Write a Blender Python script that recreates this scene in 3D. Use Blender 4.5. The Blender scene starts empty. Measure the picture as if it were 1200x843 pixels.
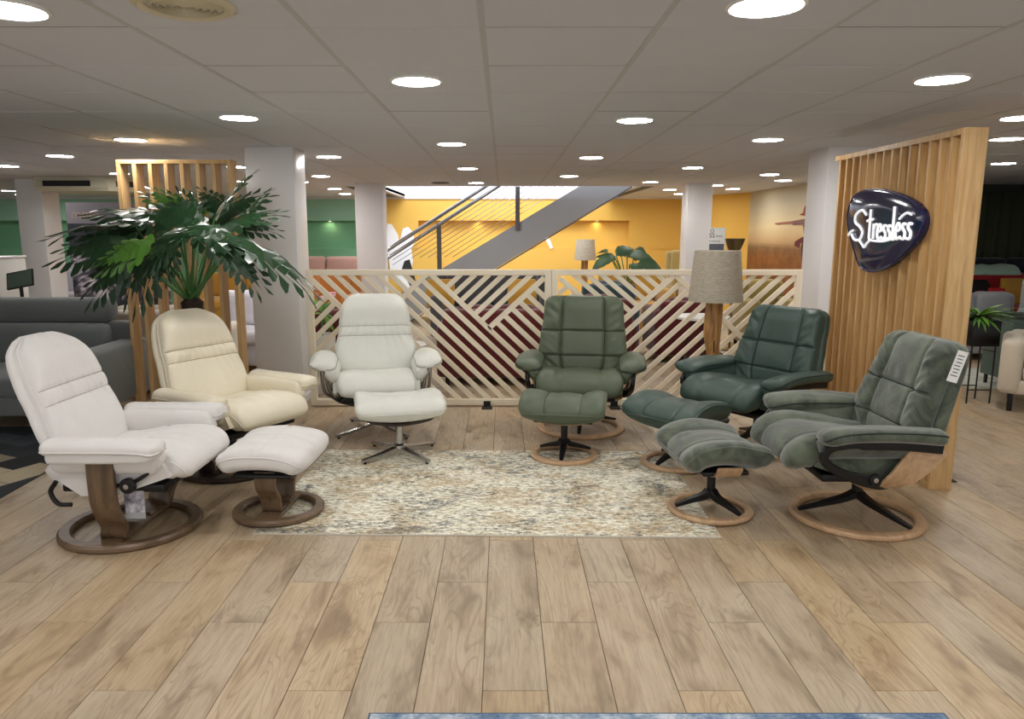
import bpy, bmesh, math, random
from mathutils import Vector, Matrix, noise
random.seed(7)
PI = math.pi
SC = bpy.context.scene
COL = SC.collection
R = math.radians

# ------------------------------------------------------------ camera, world, exposure
CAM_H, FOC, CX, CY = 1.47, 870.0, 590.0, 421.5
PITCH = math.atan(149.5 / 870.0)
cam = bpy.data.cameras.new('camera'); camo = bpy.data.objects.new('camera', cam); COL.objects.link(camo)
cam.sensor_width = 36.0; cam.lens = FOC / 1200.0 * 36.0; cam.shift_x = 10.0 / 1200.0
cam.clip_start = 0.05; cam.clip_end = 100
camo.location = (0, 0, CAM_H); camo.rotation_euler = (PI / 2 - PITCH, 0, 0)
SC.camera = camo
w = bpy.data.worlds.new('world'); SC.world = w; w.use_nodes = True
w.node_tree.nodes['Background'].inputs[0].default_value = (0.93, 0.96, 1.0, 1)
w.node_tree.nodes['Background'].inputs[1].default_value = 0.75
SC.view_settings.view_transform = 'Standard'; SC.view_settings.look = 'None'
SC.view_settings.gamma = 1; SC.view_settings.use_curve_mapping = False
SC.view_settings.exposure = 0.58
DOWNLIGHT = 54.0        # emission of the ceiling downlights
CEIL = 2.165

def ray(px, py):
    u, v = px - CX, py - CY
    S, C = math.sin(PITCH), math.cos(PITCH)
    return Vector((u, FOC * C - v * S, -FOC * S - v * C))
def atz(px, py, z=0.0):                      # world point on a horizontal plane
    r = ray(px, py); k = (z - CAM_H) / r.z
    return Vector((r.x * k, r.y * k, z))
def aty(px, py, y):                          # world point at a given depth
    r = ray(px, py); k = y / r.y
    return Vector((r.x * k, y, CAM_H + r.z * k))
def atx(px, py, x):
    r = ray(px, py); k = x / r.x
    return Vector((x, r.y * k, CAM_H + r.z * k))

# ------------------------------------------------------------ materials
def lin(c):
    f = lambda v: (v / 12.92 if v <= .04045 else ((v + .055) / 1.055) ** 2.4)
    return tuple(f(v / 255.0) for v in c[:3]) + (1.0,)
MATS = {}
class NT:
    def __init__(s, name):
        m = bpy.data.materials.new(name); m.use_nodes = True; s.m = m; s.t = m.node_tree
        s.b = s.t.nodes['Principled BSDF']
    def n(s, kind, **kw):
        x = s.t.nodes.new('ShaderNode' + kind)
        for k, v in kw.items():
            if k.startswith('i_'):
                k = k[2:]; k = int(k) if k.isdigit() else k
                x.inputs[k].default_value = v
            else: setattr(x, k, v)
        return x
    def l(s, a, b): s.t.links.new(a, b)
    def coord(s, scale=(1, 1, 1), rnd=False, kind='Object'):
        tc = s.n('TexCoord'); mp = s.n('Mapping'); mp.inputs['Scale'].default_value = scale
        s.l(tc.outputs[kind], mp.inputs[0])
        if rnd:
            oi = s.n('ObjectInfo'); ml = s.n('Math', operation='MULTIPLY', i_1=37.0); s.l(oi.outputs['Random'], ml.inputs[0])
            cb = s.n('CombineXYZ')
            for i in range(3): s.l(ml.outputs[0], cb.inputs[i])
            s.l(cb.outputs[0], mp.inputs['Location']); s.oi = oi
        return mp.outputs[0]
    def noise(s, vec, scale, detail=3, rough=.5, dist=0):
        x = s.n('TexNoise'); x.inputs['Scale'].default_value = scale; x.inputs['Detail'].default_value = detail
        x.inputs['Roughness'].default_value = rough; x.inputs['Distortion'].default_value = dist
        s.l(vec, x.inputs['Vector']); return x.outputs['Fac']
    def ramp(s, fac, stops):
        x = s.n('ValToRGB'); e = x.color_ramp.elements
        while len(e) > 1: e.remove(e[-1])
        e[0].position, e[0].color = stops[0]
        for p, c in stops[1:]:
            q = e.new(p); q.color = c
        s.l(fac, x.inputs[0]); return x.outputs[0]
    def mix(s, fac, a, b, mode='MIX'):
        x = s.n('MixRGB', blend_type=mode)
        for i, v in enumerate((fac, a, b)):
            if hasattr(v, 'is_output'): s.l(v, x.inputs[i])
            else: x.inputs[i].default_value = v
        return x.outputs[0]
    def math(s, op, a, b=0.0):
        x = s.n('Math', operation=op)
        for i, v in enumerate((a, b)):
            if hasattr(v, 'is_output'): s.l(v, x.inputs[i])
            else: x.inputs[i].default_value = v
        return x.outputs[0]
    def bump(s, h, strength=.3, dist=.005):
        x = s.n('Bump'); x.inputs['Strength'].default_value = strength; x.inputs['Distance'].default_value = dist
        s.l(h, x.inputs['Height']); s.l(x.outputs[0], s.b.inputs['Normal'])

def M(name, col=(200, 200, 200), rough=.5, metal=0.0, kind='plain', emit=0, col2=None, scale=1.0, axis='z', spec=None, bump=None):
    if name in MATS: return MATS[name]
    k = NT(name); b = k.b
    b.inputs['Roughness'].default_value = rough; b.inputs['Metallic'].default_value = metal
    if spec is not None: b.inputs['Specular IOR Level'].default_value = spec
    c1 = lin(col); c2 = lin(col2) if col2 else tuple(v * .8 for v in c1[:3]) + (1,)
    if emit:
        b.inputs['Emission Color'].default_value = c1; b.inputs['Emission Strength'].default_value = emit
    if kind == 'plain':
        f = k.noise(k.coord(), 6 * scale, 3)
        k.l(k.mix(k.math('MULTIPLY', f, .12), c1, c2), b.inputs['Base Color'])
        if bump: k.bump(k.noise(k.coord(), 60 * scale, 3), bump, .002)
    elif kind == 'leather':
        v = k.coord()
        f = k.noise(v, 5, 3); k.l(k.mix(k.math('MULTIPLY', f, .35), c1, c2), b.inputs['Base Color'])
        vo = k.n('TexVoronoi', i_Scale=260.0); k.l(v, vo.inputs['Vector'])
        big = k.noise(v, 14, 4, .6, .8)
        h = k.math('ADD', k.math('MULTIPLY', vo.outputs['Distance'], .12), big)
        k.bump(h, .3, .006)
    elif kind == 'fabric':
        v = k.coord()
        f = k.noise(v, 9, 4, .6); k.l(k.mix(k.math('MULTIPLY', f, .5), c1, c2), b.inputs['Base Color'])
        h = k.math('ADD', k.noise(v, 320, 2), k.math('MULTIPLY', k.noise(v, 14, 3), 2.0))
        k.bump(h, .3, .004)
        b.inputs['Sheen Weight'].default_value = .3
    elif kind == 'velvet':
        v = k.coord()
        f = k.noise(v, 6, 5, .65, 1.2)
        k.l(k.ramp(f, [(.35, c2), (.52, c1), (.68, tuple(min(1, q * 1.5) for q in c1[:3]) + (1,))]), b.inputs['Base Color'])
        k.bump(k.math('ADD', k.noise(v, 250, 2), k.math('MULTIPLY', f, 3.0)), .3, .004)
        b.inputs['Sheen Weight'].default_value = .5
    elif kind == 'wood':
        s = {'x': (1.2, 16, 16), 'y': (16, 1.2, 16), 'z': (16, 16, 1.2)}[axis]
        v = k.coord(tuple(q * scale for q in s), rnd=True)
        f = k.noise(v, 2.0, 4, .6, .6); g = k.noise(v, 9, 3, .6)
        k.l(k.mix(k.math('MULTIPLY', g, .5), k.ramp(f, [(.3, c2), (.55, c1), (.8, tuple(min(1, q * 1.12) for q in c1[:3]) + (1,))]), c2), b.inputs['Base Color'])
        k.bump(g, .12, .002)
    MATS[name] = k.m
    return k.m

def floor_mat(name, plank_rows=False):
    k = NT(name); b = k.b
    if plank_rows:
        tc = k.n('TexCoord'); br = k.n('TexBrick'); mp = k.n('Mapping'); mp.inputs['Rotation'].default_value = (0, 0, PI / 2)
        k.l(tc.outputs['Object'], mp.inputs[0]); k.l(mp.outputs[0], br.inputs[0])
        br.offset = .36; br.inputs['Scale'].default_value = 1; br.inputs['Brick Width'].default_value = 1.195
        br.inputs['Row Height'].default_value = .2118; br.inputs['Mortar Size'].default_value = .0022
        br.inputs['Color1'].default_value = (0, 0, 0, 1); br.inputs['Color2'].default_value = (1, 1, 1, 1); br.inputs['Mortar'].default_value = (.5, .5, .5, 1)
        v = k.coord((1, 1, 1)); rnd = br.outputs['Color']; vv = k.n('VectorMath', operation='MULTIPLY_ADD')
        k.l(br.outputs['Color'], vv.inputs[0]); vv.inputs[1].default_value = (31, 17, 5); k.l(v, vv.inputs[2]); v = vv.outputs[0]
    else:
        v = k.coord((1, 1, 1), rnd=True); rnd = k.oi.outputs['Random']
    m1 = k.n('Mapping'); m1.inputs['Scale'].default_value = (7.0, 1.1, 1); k.l(v, m1.inputs[0])
    ring = k.noise(m1.outputs[0], 1.0, 2, .45, .55)
    lines = k.math('ABSOLUTE', k.math('SINE', k.math('MULTIPLY', ring, 78.0)))
    m2 = k.n('Mapping'); m2.inputs['Scale'].default_value = (34, 2.0, 1); k.l(v, m2.inputs[0])
    fine = k.noise(m2.outputs[0], 2.4, 5, .7)
    m3 = k.n('Mapping'); m3.inputs['Scale'].default_value = (4.0, 1.3, 1); k.l(v, m3.inputs[0])
    blot = k.noise(m3.outputs[0], 1.7, 3, .6, .8)
    light, mid, dark = lin((194, 171, 136)), lin((180, 154, 117)), lin((138, 115, 83))
    c = k.ramp(blot, [(.28, dark), (.43, mid), (.6, light)])
    mask = k.ramp(k.noise(m3.outputs[0], 1.1, 2), [(.42, (0, 0, 0, 1)), (.56, (1, 1, 1, 1))])
    ln = k.ramp(lines, [(0, (1, 1, 1, 1)), (.55, (0, 0, 0, 1))])
    c = k.mix(k.math('MULTIPLY', k.math('MULTIPLY', ln, mask), .42), c, lin((116, 91, 64)))
    c = k.mix(k.math('MULTIPLY', k.ramp(fine, [(.45, (0, 0, 0, 1)), (.68, (1, 1, 1, 1))]), .5), c, lin((144, 117, 88)))
    hs = k.n('HueSaturation'); k.l(c, hs.inputs['Color']); 
    k.l(k.math('ADD', .93, k.math('MULTIPLY', rnd, .13)), hs.inputs['Value'])
    k.l(k.math('ADD', .78, k.math('MULTIPLY', rnd, .2)), hs.inputs['Saturation'])
    c = hs.outputs[0]
    if plank_rows: c = k.mix(br.outputs['Fac'], c, lin((70, 52, 38)))
    k.l(c, b.inputs['Base Color'])
    b.inputs['Roughness'].default_value = .42; b.inputs['Specular IOR Level'].default_value = .45
    k.bump(fine, .08, .002)
    return k.m

def rug_ivory(k, v):
    def off(o, s): 
        m = k.n('Mapping'); m.inputs['Location'].default_value = (o, o * .7, 0); m.inputs['Scale'].default_value = s; k.l(v, m.inputs[0]); return m.outputs[0]
    B, Wt = (0, 0, 0, 1), (1, 1, 1, 1)
    hf = k.noise(off(3, (16, 34, 1)), 1.4, 7, .9); hf2 = k.noise(off(9, (20, 40, 1)), 1.5, 6, .9)
    n1 = k.noise(off(0, (1, 1.4, 1)), 2.9, 6, .75, .3); n2 = k.noise(off(21, (1, 1.6, 1)), 2.4, 6, .75, .4); n3 = k.noise(off(40, (1, 1.8, 1)), 3.4, 6, .75)
    c = k.ramp(hf, [(.40, lin((122, 112, 84))), (.465, lin((198, 188, 156))), (.52, lin((250, 247, 232)))])
    och = k.math('MULTIPLY', k.ramp(n1, [(.47, B), (.57, Wt)]), k.ramp(hf2, [(.44, B), (.54, Wt)]))
    c = k.mix(k.math('MULTIPLY', och, .8), c, lin((176, 142, 84)))
    gr = k.math('MULTIPLY', k.ramp(n3, [(.49, B), (.58, Wt)]), k.ramp(hf, [(.45, Wt), (.53, B)]))
    c = k.mix(k.math('MULTIPLY', gr, .9), c, lin((74, 74, 56)))
    bl = k.math('MULTIPLY', k.ramp(n2, [(.545, B), (.60, Wt)]), k.ramp(hf2, [(.46, Wt), (.55, B)]))
    c = k.mix(k.math('MULTIPLY', bl, .9), c, lin((52, 66, 82)))
    k.l(c, k.b.inputs['Base Color']); k.b.inputs['Roughness'].default_value = .95; k.bump(hf, .4, .004)
    return k.m

def rug_mat(name, cols, sx=(1, 1, 1), big=2.2):
    k = NT(name); b = k.b; v = k.coord(sx)
    if name == 'rug_abstract': return rug_ivory(k, v)
    a = k.noise(v, big, 6, .72, .4); c = k.noise(v, big * 3.1, 5, .75, .3)
    mp = k.n('Mapping'); mp.inputs['Scale'].default_value = (14, 70, 1); k.l(v, mp.inputs[0])
    d = k.noise(mp.outputs[0], 3, 4, .8)
    t = k.math('ADD', k.math('MULTIPLY', a, .55), k.math('ADD', k.math('MULTIPLY', c, .28), k.math('MULTIPLY', d, .25)))
    n = len(cols); lo, hi = .41, .67
    k.l(k.ramp(t, [(lo + (hi - lo) * i / (n - 1), lin(q)) for i, q in enumerate(cols)]), b.inputs['Base Color'])
    b.inputs['Roughness'].default_value = .95; k.bump(d, .3, .004)
    return k.m

# ------------------------------------------------------------ object helpers
def link(name, me, m=None, parent=None, smooth=False):
    o = bpy.data.objects.new(name, me); COL.objects.link(o)
    if m is not None and not me.materials: me.materials.append(m)
    if smooth:
        for p in me.polygons: p.use_smooth = True
    if parent is not None: o.parent = parent
    return o
def bm_obj(name, bm, m, parent=None, smooth=False, angle=None):
    bmesh.ops.recalc_face_normals(bm, faces=bm.faces[:])
    me = bpy.data.meshes.new(name); bm.to_mesh(me); bm.free()
    o = link(name, me, m, parent, smooth or angle is not None)
    if angle is not None: me.set_sharp_from_angle(angle=R(angle))
    return o
def tag(o, label=None, cat=None, group=None, kind=None):
    if label: o['label'] = label
    if cat: o['category'] = cat
    if group: o['group'] = group
    if kind: o['kind'] = kind
    return o
def thing(name, label, cat, loc=(0, 0, 0), rz=0.0, group=None):
    o = bpy.data.objects.new(name, None); COL.objects.link(o); o.empty_display_size = .1
    o.location = loc; o.rotation_euler = (0, 0, rz)
    return tag(o, label, cat, group)
def copy_tree(o, parent=None):
    c = o.copy(); COL.objects.link(c)
    if parent is not None: c.parent = parent
    for ch in list(o.children): copy_tree(ch, c)
    return c
def box_bm(bm, size, c, bevel=0.0, seg=2, rot=None):
    r = bmesh.ops.create_cube(bm, size=1.0)
    vs = r['verts']
    for v in vs: v.co = Vector((v.co.x * size[0], v.co.y * size[1], v.co.z * size[2]))
    if bevel > 0:
        es = list({e for v in vs for e in v.link_edges})
        rb = bmesh.ops.bevel(bm, geom=es, offset=bevel, segments=seg, profile=.5, affect='EDGES')
        vs = list({v for v in vs if v.is_valid} | {v for f in rb['faces'] for v in f.verts} | set(rb['verts']))
    for v in vs:
        if rot is not None: v.co = rot @ v.co
        v.co += Vector(c)
    return vs
def box(name, size, c, m, parent=None, bevel=0.0, seg=2, rot=None, smooth=None):
    bm = bmesh.new(); box_bm(bm, size, c, bevel, seg, rot)
    return bm_obj(name, bm, m, parent, angle=35 if bevel > 0 else None)
def b2(name, x0, x1, y0, y1, z0, z1, m, parent=None, bevel=0.0, seg=2):
    return box(name, (x1 - x0, y1 - y0, z1 - z0), ((x0 + x1) / 2, (y0 + y1) / 2, (z0 + z1) / 2), m, parent, bevel, seg)
def lathe(name, prof, m, parent=None, seg=48, c=(0, 0, 0), closed=False, smooth=True):
    bm = bmesh.new(); rings = []
    for r, z in prof:
        rings.append([bm.verts.new((c[0] + r * math.cos(2 * PI * i / seg), c[1] + r * math.sin(2 * PI * i / seg), c[2] + z)) for i in range(seg)])
    n = len(rings)
    for j in range(n if closed else n - 1):
        a, b = rings[j], rings[(j + 1) % n]
        for i in range(seg): bm.faces.new((a[i], a[(i + 1) % seg], b[(i + 1) % seg], b[i]))
    if not closed:
        bm.faces.new(rings[0]); bm.faces.new(rings[-1])
    return bm_obj(name, bm, m, parent, angle=40)
def crom(pts, n):
    pts = [Vector(p) for p in pts]
    P = [pts[0] * 2 - pts[1]] + pts + [pts[-1] * 2 - pts[-2]]
    out = []
    for i in range(len(pts) - 1):
        a, b, c, d = P[i:i + 4]
        for j in range(16):
            t = j / 16
            out.append(.5 * ((2 * b) + (c - a) * t + (2 * a - 5 * b + 4 * c - d) * t * t + (3 * b - a - 3 * c + d) * t ** 3))
    out.append(pts[-1])
    L = [0]
    for i in range(1, len(out)): L.append(L[-1] + (out[i] - out[i - 1]).length)
    res = []; j = 0
    for i in range(n):
        s = L[-1] * i / (n - 1)
        while j < len(L) - 2 and L[j + 1] < s: j += 1
        k = (s - L[j]) / max(1e-9, L[j + 1] - L[j]); res.append(out[j].lerp(out[j + 1], min(1, max(0, k))))
    return res
def tube_bm(bm, path, r, seg=8, cap=True):
    path = [Vector(p) for p in path]; rings = []
    n = len(path); prev = None
    for i, p in enumerate(path):
        t = (path[min(i + 1, n - 1)] - path[max(i - 1, 0)]).normalized()
        if prev is None:
            a = Vector((0, 0, 1)) if abs(t.z) < .9 else Vector((1, 0, 0))
            u = t.cross(a).normalized()
        else:
            u = (prev - t * prev.dot(t)); u = u.normalized() if u.length > 1e-6 else t.orthogonal().normalized()
        prev = u; v = t.cross(u)
        rr = r(i / (n - 1)) if callable(r) else r
        rings.append([bm.verts.new(p + (u * math.cos(2 * PI * k / seg) + v * math.sin(2 * PI * k / seg)) * rr) for k in range(seg)])
    for a, b in zip(rings, rings[1:]):
        for k in range(seg): bm.faces.new((a[k], a[(k + 1) % seg], b[(k + 1) % seg], b[k]))
    if cap: bm.faces.new(rings[0][::-1]); bm.faces.new(rings[-1])
def tube(name, path, r, m, parent=None, seg=8, n=None):
    bm = bmesh.new(); tube_bm(bm, crom(path, n) if n else path, r, seg)
    return bm_obj(name, bm, m, parent, angle=50)
def board(name, path, wdir, width, thick, m, parent=None, n=None):
    """a bent board: path of points, width along wdir, thickness across"""
    P = crom(path, n) if n else [Vector(p) for p in path]
    bm = bmesh.new(); rings = []; N = len(P); wd = Vector(wdir).normalized()
    for i, p in enumerate(P):
        t = (P[min(i + 1, N - 1)] - P[max(i - 1, 0)]).normalized()
        wv = (wd - t * wd.dot(t)).normalized(); nv = t.cross(wv)
        s = i / (N - 1); W = (width(s) if callable(width) else width) / 2; T = (thick(s) if callable(thick) else thick) / 2
        c = min(W, T) * .35
        rings.append([bm.verts.new(p + wv * a + nv * b) for a, b in
                      ((W - c, T), (W, T - c), (W, -T + c), (W - c, -T), (-W + c, -T), (-W, -T + c), (-W, T - c), (-W + c, T))])
    for a, b in zip(rings, rings[1:]):
        for k in range(8): bm.faces.new((a[k], a[(k + 1) % 8], b[(k + 1) % 8], b[k]))
    bm.faces.new(rings[0][::-1]); bm.faces.new(rings[-1])
    return bm_obj(name, bm, m, parent, angle=30)
def extrude_poly(name, pts, vec, m, parent=None, bevel=0):
    bm = bmesh.new(); vs = [bm.verts.new(Vector(p)) for p in pts]; f = bm.faces.new(vs)
    r = bmesh.ops.extrude_face_region(bm, geom=[f])
    for v in r['geom']:
        if isinstance(v, bmesh.types.BMVert): v.co += Vector(vec)
    bmesh.ops.triangulate(bm, faces=[f for f in bm.faces if len(f.verts) > 4])
    return bm_obj(name, bm, m, parent)

# superellipse cross-section points resampled by length, normalised to [-1,1]
_SE = {}
def se_ring(asp, p, m):
    key = (round(asp, 2), p, m)
    if key in _SE: return _SE[key]
    N = 720; q = []
    for i in range(N + 1):
        a = 2 * PI * i / N; c, s = math.cos(a), math.sin(a)
        q.append((math.copysign(abs(c) ** (2 / p), c), math.copysign(abs(s) ** (2 / p), s)))
    L = [0]
    for i in range(1, N + 1): L.append(L[-1] + math.hypot((q[i][0] - q[i - 1][0]) * asp, q[i][1] - q[i - 1][1]))
    out = []; j = 0
    for i in range(m):
        s = L[-1] * i / m
        while L[j + 1] < s: j += 1
        k = (s - L[j]) / max(1e-9, L[j + 1] - L[j]); out.append((q[j][0] * (1 - k) + q[j + 1][0] * k, q[j][1] * (1 - k) + q[j + 1][1] * k))
    _SE[key] = out; return out
def itp(v, s):
    if callable(v): return v(s)
    if not isinstance(v, (list, tuple)): return v
    if s <= v[0][0]: return v[0][1]
    for (a, x), (b, y) in zip(v, v[1:]):
        if s <= b:
            t = (s - a) / (b - a); t = t * t * (3 - 2 * t); return x + (y - x) * t
    return v[-1][1]
class Cushion:
    """upholstered body swept along a (y, z) spine; front side is to the left-up of travel"""
    def __init__(s, spine, W, T, p=4.0, r0=.1, r1=.1, rw=.5, disp=None, bend=None, ns=44, nu=72, x0=0.0, mat4=None, asp=4):
        s.P = crom([(0, a, b) for a, b in spine], 101); s.W, s.T, s.p = W, T, p
        s.len = sum((s.P[i + 1] - s.P[i]).length for i in range(100))
        s.r0, s.r1, s.rw, s.disp, s.bend, s.ns, s.nu, s.x0, s.m4, s.asp = r0, r1, rw, disp, bend, ns, nu, x0, mat4, asp
    def end(s, t, k):
        d = t * s.len; e = (s.len - d)
        f = 1.0
        for dist, r in ((d, s.r0 * k), (e, s.r1 * k)):
            if r > 0 and dist < r: q = 1 - dist / r; f *= math.sqrt(max(0, 1 - q * q))
        return f
    def frame(s, t):
        i = min(99.999, t * 100); j = int(i); k = i - j
        p = s.P[j].lerp(s.P[j + 1], k); a = s.P[max(0, j - 1)]; b = s.P[min(100, j + 2)]
        tg = (b - a).normalized(); return p, Vector((0, tg.z, -tg.y))
    def pt(s, t, u, v, shrink=1.0):
        p, n = s.frame(t); W = itp(s.W, t); T = itp(s.T, t)
        eT = s.end(t, 1.0); eW = 1 - (1 - s.end(t, 1.0)) * s.rw
        off = v * T * eT
        if s.disp and v > 0: off += s.disp(t, u) * min(1, v * 1.6) * min(1, eT * 1.5)
        if s.bend: off += s.bend(t, u)
        q = Vector((s.x0 + u * W * eW, p.y, p.z)) + n * off
        return s.m4 @ q if s.m4 else q
    def surf(s, t, u, lift=0.0):
        v = (1 - abs(u) ** s.p) ** (1 / s.p) if abs(u) < 1 else 0
        q = s.pt(t, u, v)
        if lift:
            p, n = s.frame(t); q += (s.m4.to_3x3() @ n if s.m4 else n) * lift
        return q
    def build(s, name, m, parent):
        bm = bmesh.new(); ring = se_ring(s.asp, s.p, s.nu); rows = []
        ts = []
        for i in range(s.ns + 1):
            a = i / s.ns; ts.append(.5 - .5 * math.cos(PI * a) if s.ns < 24 else a * .75 + .25 * (.5 - .5 * math.cos(PI * a)))
        ts[0] = 1e-4; ts[-1] = 1 - 1e-4
        for t in ts: rows.append([bm.verts.new(s.pt(t, u, v)) for u, v in ring])
        for a, b in zip(rows, rows[1:]):
            for k in range(s.nu): bm.faces.new((a[k], a[(k + 1) % s.nu], b[(k + 1) % s.nu], b[k]))
        bm.faces.new(rows[0][::-1]); bm.faces.new(rows[-1])
        return bm_obj(name, bm, m, parent, smooth=True)
    def seam(s, name, uv, m, parent, r=.0026, n=28, lift=.0022):
        return tube(name, [s.surf(*q, lift) for q in [(uv[0][0] + (uv[1][0] - uv[0][0]) * i / n, uv[0][1] + (uv[1][1] - uv[0][1]) * i / n) for i in range(n + 1)]], r, m, parent, 6)
    def edge(s, name, v, m, parent, r=.004, side=(1, -1), t0=.02, t1=.98, n=40):
        """piping round the outline at cross-section height v"""
        u = (1 - abs(v) ** s.p) ** (1 / s.p)
        P = []
        for sd in side:
            q = [s.pt(t0 + (t1 - t0) * i / n, sd * u, v) for i in range(n + 1)]
            P += q if sd == side[0] else q[::-1]
        return tube(name, P, r, m, parent, 6)
def gs(x, w): return math.exp(-(x / w) ** 2)
def rumple(t, u, a, fu=3, ft=3, seed=0): return a * noise.noise(Vector((u * fu + seed, t * ft, seed * 1.7)))
BLK_D = M('dark_void', (26, 25, 24), .7)

# ------------------------------------------------------------ floor and ceiling
def struct(o): o['kind'] = 'structure'; return o
PLANK = floor_mat('plank_oak'); FLOORM = floor_mat('plank_floor_far', True)
JOINT = M('joint_dark', (60, 46, 34), .8)
PW, PL, X0, Y0 = .2118, 1.195, -.068, 2.1956
NEARY = 9.35
fl = struct(b2('floor', -12, 12, -3.0, 17, -.06, -.006, JOINT))
pieces = {}
def plank_mesh(L):
    key = round(L, 2)
    if key in pieces: return pieces[key]
    bm = bmesh.new(); g = .0011
    vs = box_bm(bm, (PW - 2 * g, L - 2 * g, .006), (0, 0, -.003), .0008, 1)
    me = bpy.data.meshes.new('plank'); bmesh.ops.recalc_face_normals(bm, faces=bm.faces[:]); bm.to_mesh(me); bm.free()
    me.materials.append(PLANK); pieces[key] = me; return me
offs = {0: 0.0, 1: .4285, 2: .760}
rest = bmesh.new(); g = .0011
for c in range(-58, 58):
    x = X0 + PW * (c + .5)
    for j in range(-5, 14):
        y0 = Y0 + offs[c % 3] + PL * j; yc = y0 + PL / 2
        if y0 + PL < -2.9 or y0 > 17: continue
        near_d = max(y0 + PL, .3)
        if abs(x - 0.05) < .70 * min(near_d, NEARY) + .25 and y0 + PL > 2.07 and y0 < NEARY - PL:
            o = link('plank', plank_mesh(PL), None, fl); o.location = (x, yc, 0)
        else:
            a, b = max(-2.98, y0 + g), min(16.98, y0 + PL - g)
            if b > a and abs(x) < 11.9:
                vs = [rest.verts.new(q) for q in ((x - PW / 2 + g, a, 0), (x + PW / 2 - g, a, 0), (x + PW / 2 - g, b, 0), (x - PW / 2 + g, b, 0))]
                rest.faces.new(vs)
o = bm_obj('outer_planks', rest, FLOORM, fl); o['kind'] = 'stuff'
o.data.materials[0] = FLOORM

TILE = M('ceiling_tile', (208, 211, 219), .9, col2=(200, 203, 212), bump=.1)
RAIL = M('ceiling_rail', (190, 192, 196), .6)
TS, TX, TY = .6015, -.073, 2.71
ce = struct(bpy.data.objects.new('ceiling', None)); COL.objects.link(ce)
SHX0, SHX1, SHY0, SHY1 = -2.0, 2.05, 11.65, 15.5          # stairwell opening
def ceil_slab(n, x0, x1, y0, y1):
    o = b2(n, x0, x1, y0, y1, CEIL + .012, CEIL + .06, M('plenum', (120, 116, 112), .9), ce); return o
ceil_slab('deck', -12, SHX0, -3, 17); ceil_slab('deck', SHX1, 12, -3, 17)
ceil_slab('deck', SHX0, SHX1, -3, SHY0); ceil_slab('deck', SHX0, SHX1, SHY1 + .1, 17)
def panel_mesh(name):
    bm = bmesh.new(); box_bm(bm, (TS - .016, TS - .007, .012), (0, 0, 0), .002, 1)
    bmesh.ops.recalc_face_normals(bm, faces=bm.faces[:]); me = bpy.data.meshes.new(name); bm.to_mesh(me); bm.free(); me.materials.append(TILE); return me
pm = panel_mesh('ceiling_panel')
farp = bmesh.new(); cnt = 0
for i in range(-20, 20):
    for j in range(-9, 24):
        x = TX + TS * (i + .5); y = TY + TS * (j + .5)
        if not (-11.9 < x < 11.9 and -2.9 < y < 16.9): continue
        if SHX0 - .3 < x < SHX1 + .3 and SHY0 - .1 < y < SHY1 + .3:
            continue
        if 2.2 < y < 8.7 and abs(x) < .72 * y + .5:
            o = link('ceiling_panel', pm, None, ce); o.location = (x, y, CEIL + .004 + random.uniform(-.0015, .0015)); cnt += 1
            o.rotation_euler = (random.uniform(-.003, .003), 0, 0)
        else: box_bm(farp, (TS - .016, TS - .007, .012), (x, y, CEIL + .004))
o = bm_obj('ceiling_panels_far', farp, TILE, ce); o['kind'] = 'stuff'
for i in range(-20, 21):
    x = TX + TS * i
    if not -12 < x < 12: continue
    y1 = SHY0 if SHX0 < x < SHX1 else 17
    b2('ceiling_rail', x - .011, x + .011, -3, y1, CEIL - .003, CEIL + .004, RAIL, ce)
for j in range(-9, 24):  # thin dark strips paint the shadow along the lateral tile edges
    y = TY + TS * j
    if SHY0 < y < SHY1: b2('cross_seam_shadow', -12, SHX0, y - .0025, y + .0025, CEIL - .0005, CEIL + .004, M('rail_shadow', (120, 116, 112), .8), ce)
    else: b2('cross_seam_shadow', -12, 12, y - .0025, y + .0025, CEIL - .0005, CEIL + .004, M('rail_shadow', (120, 116, 112), .8), ce)

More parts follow.
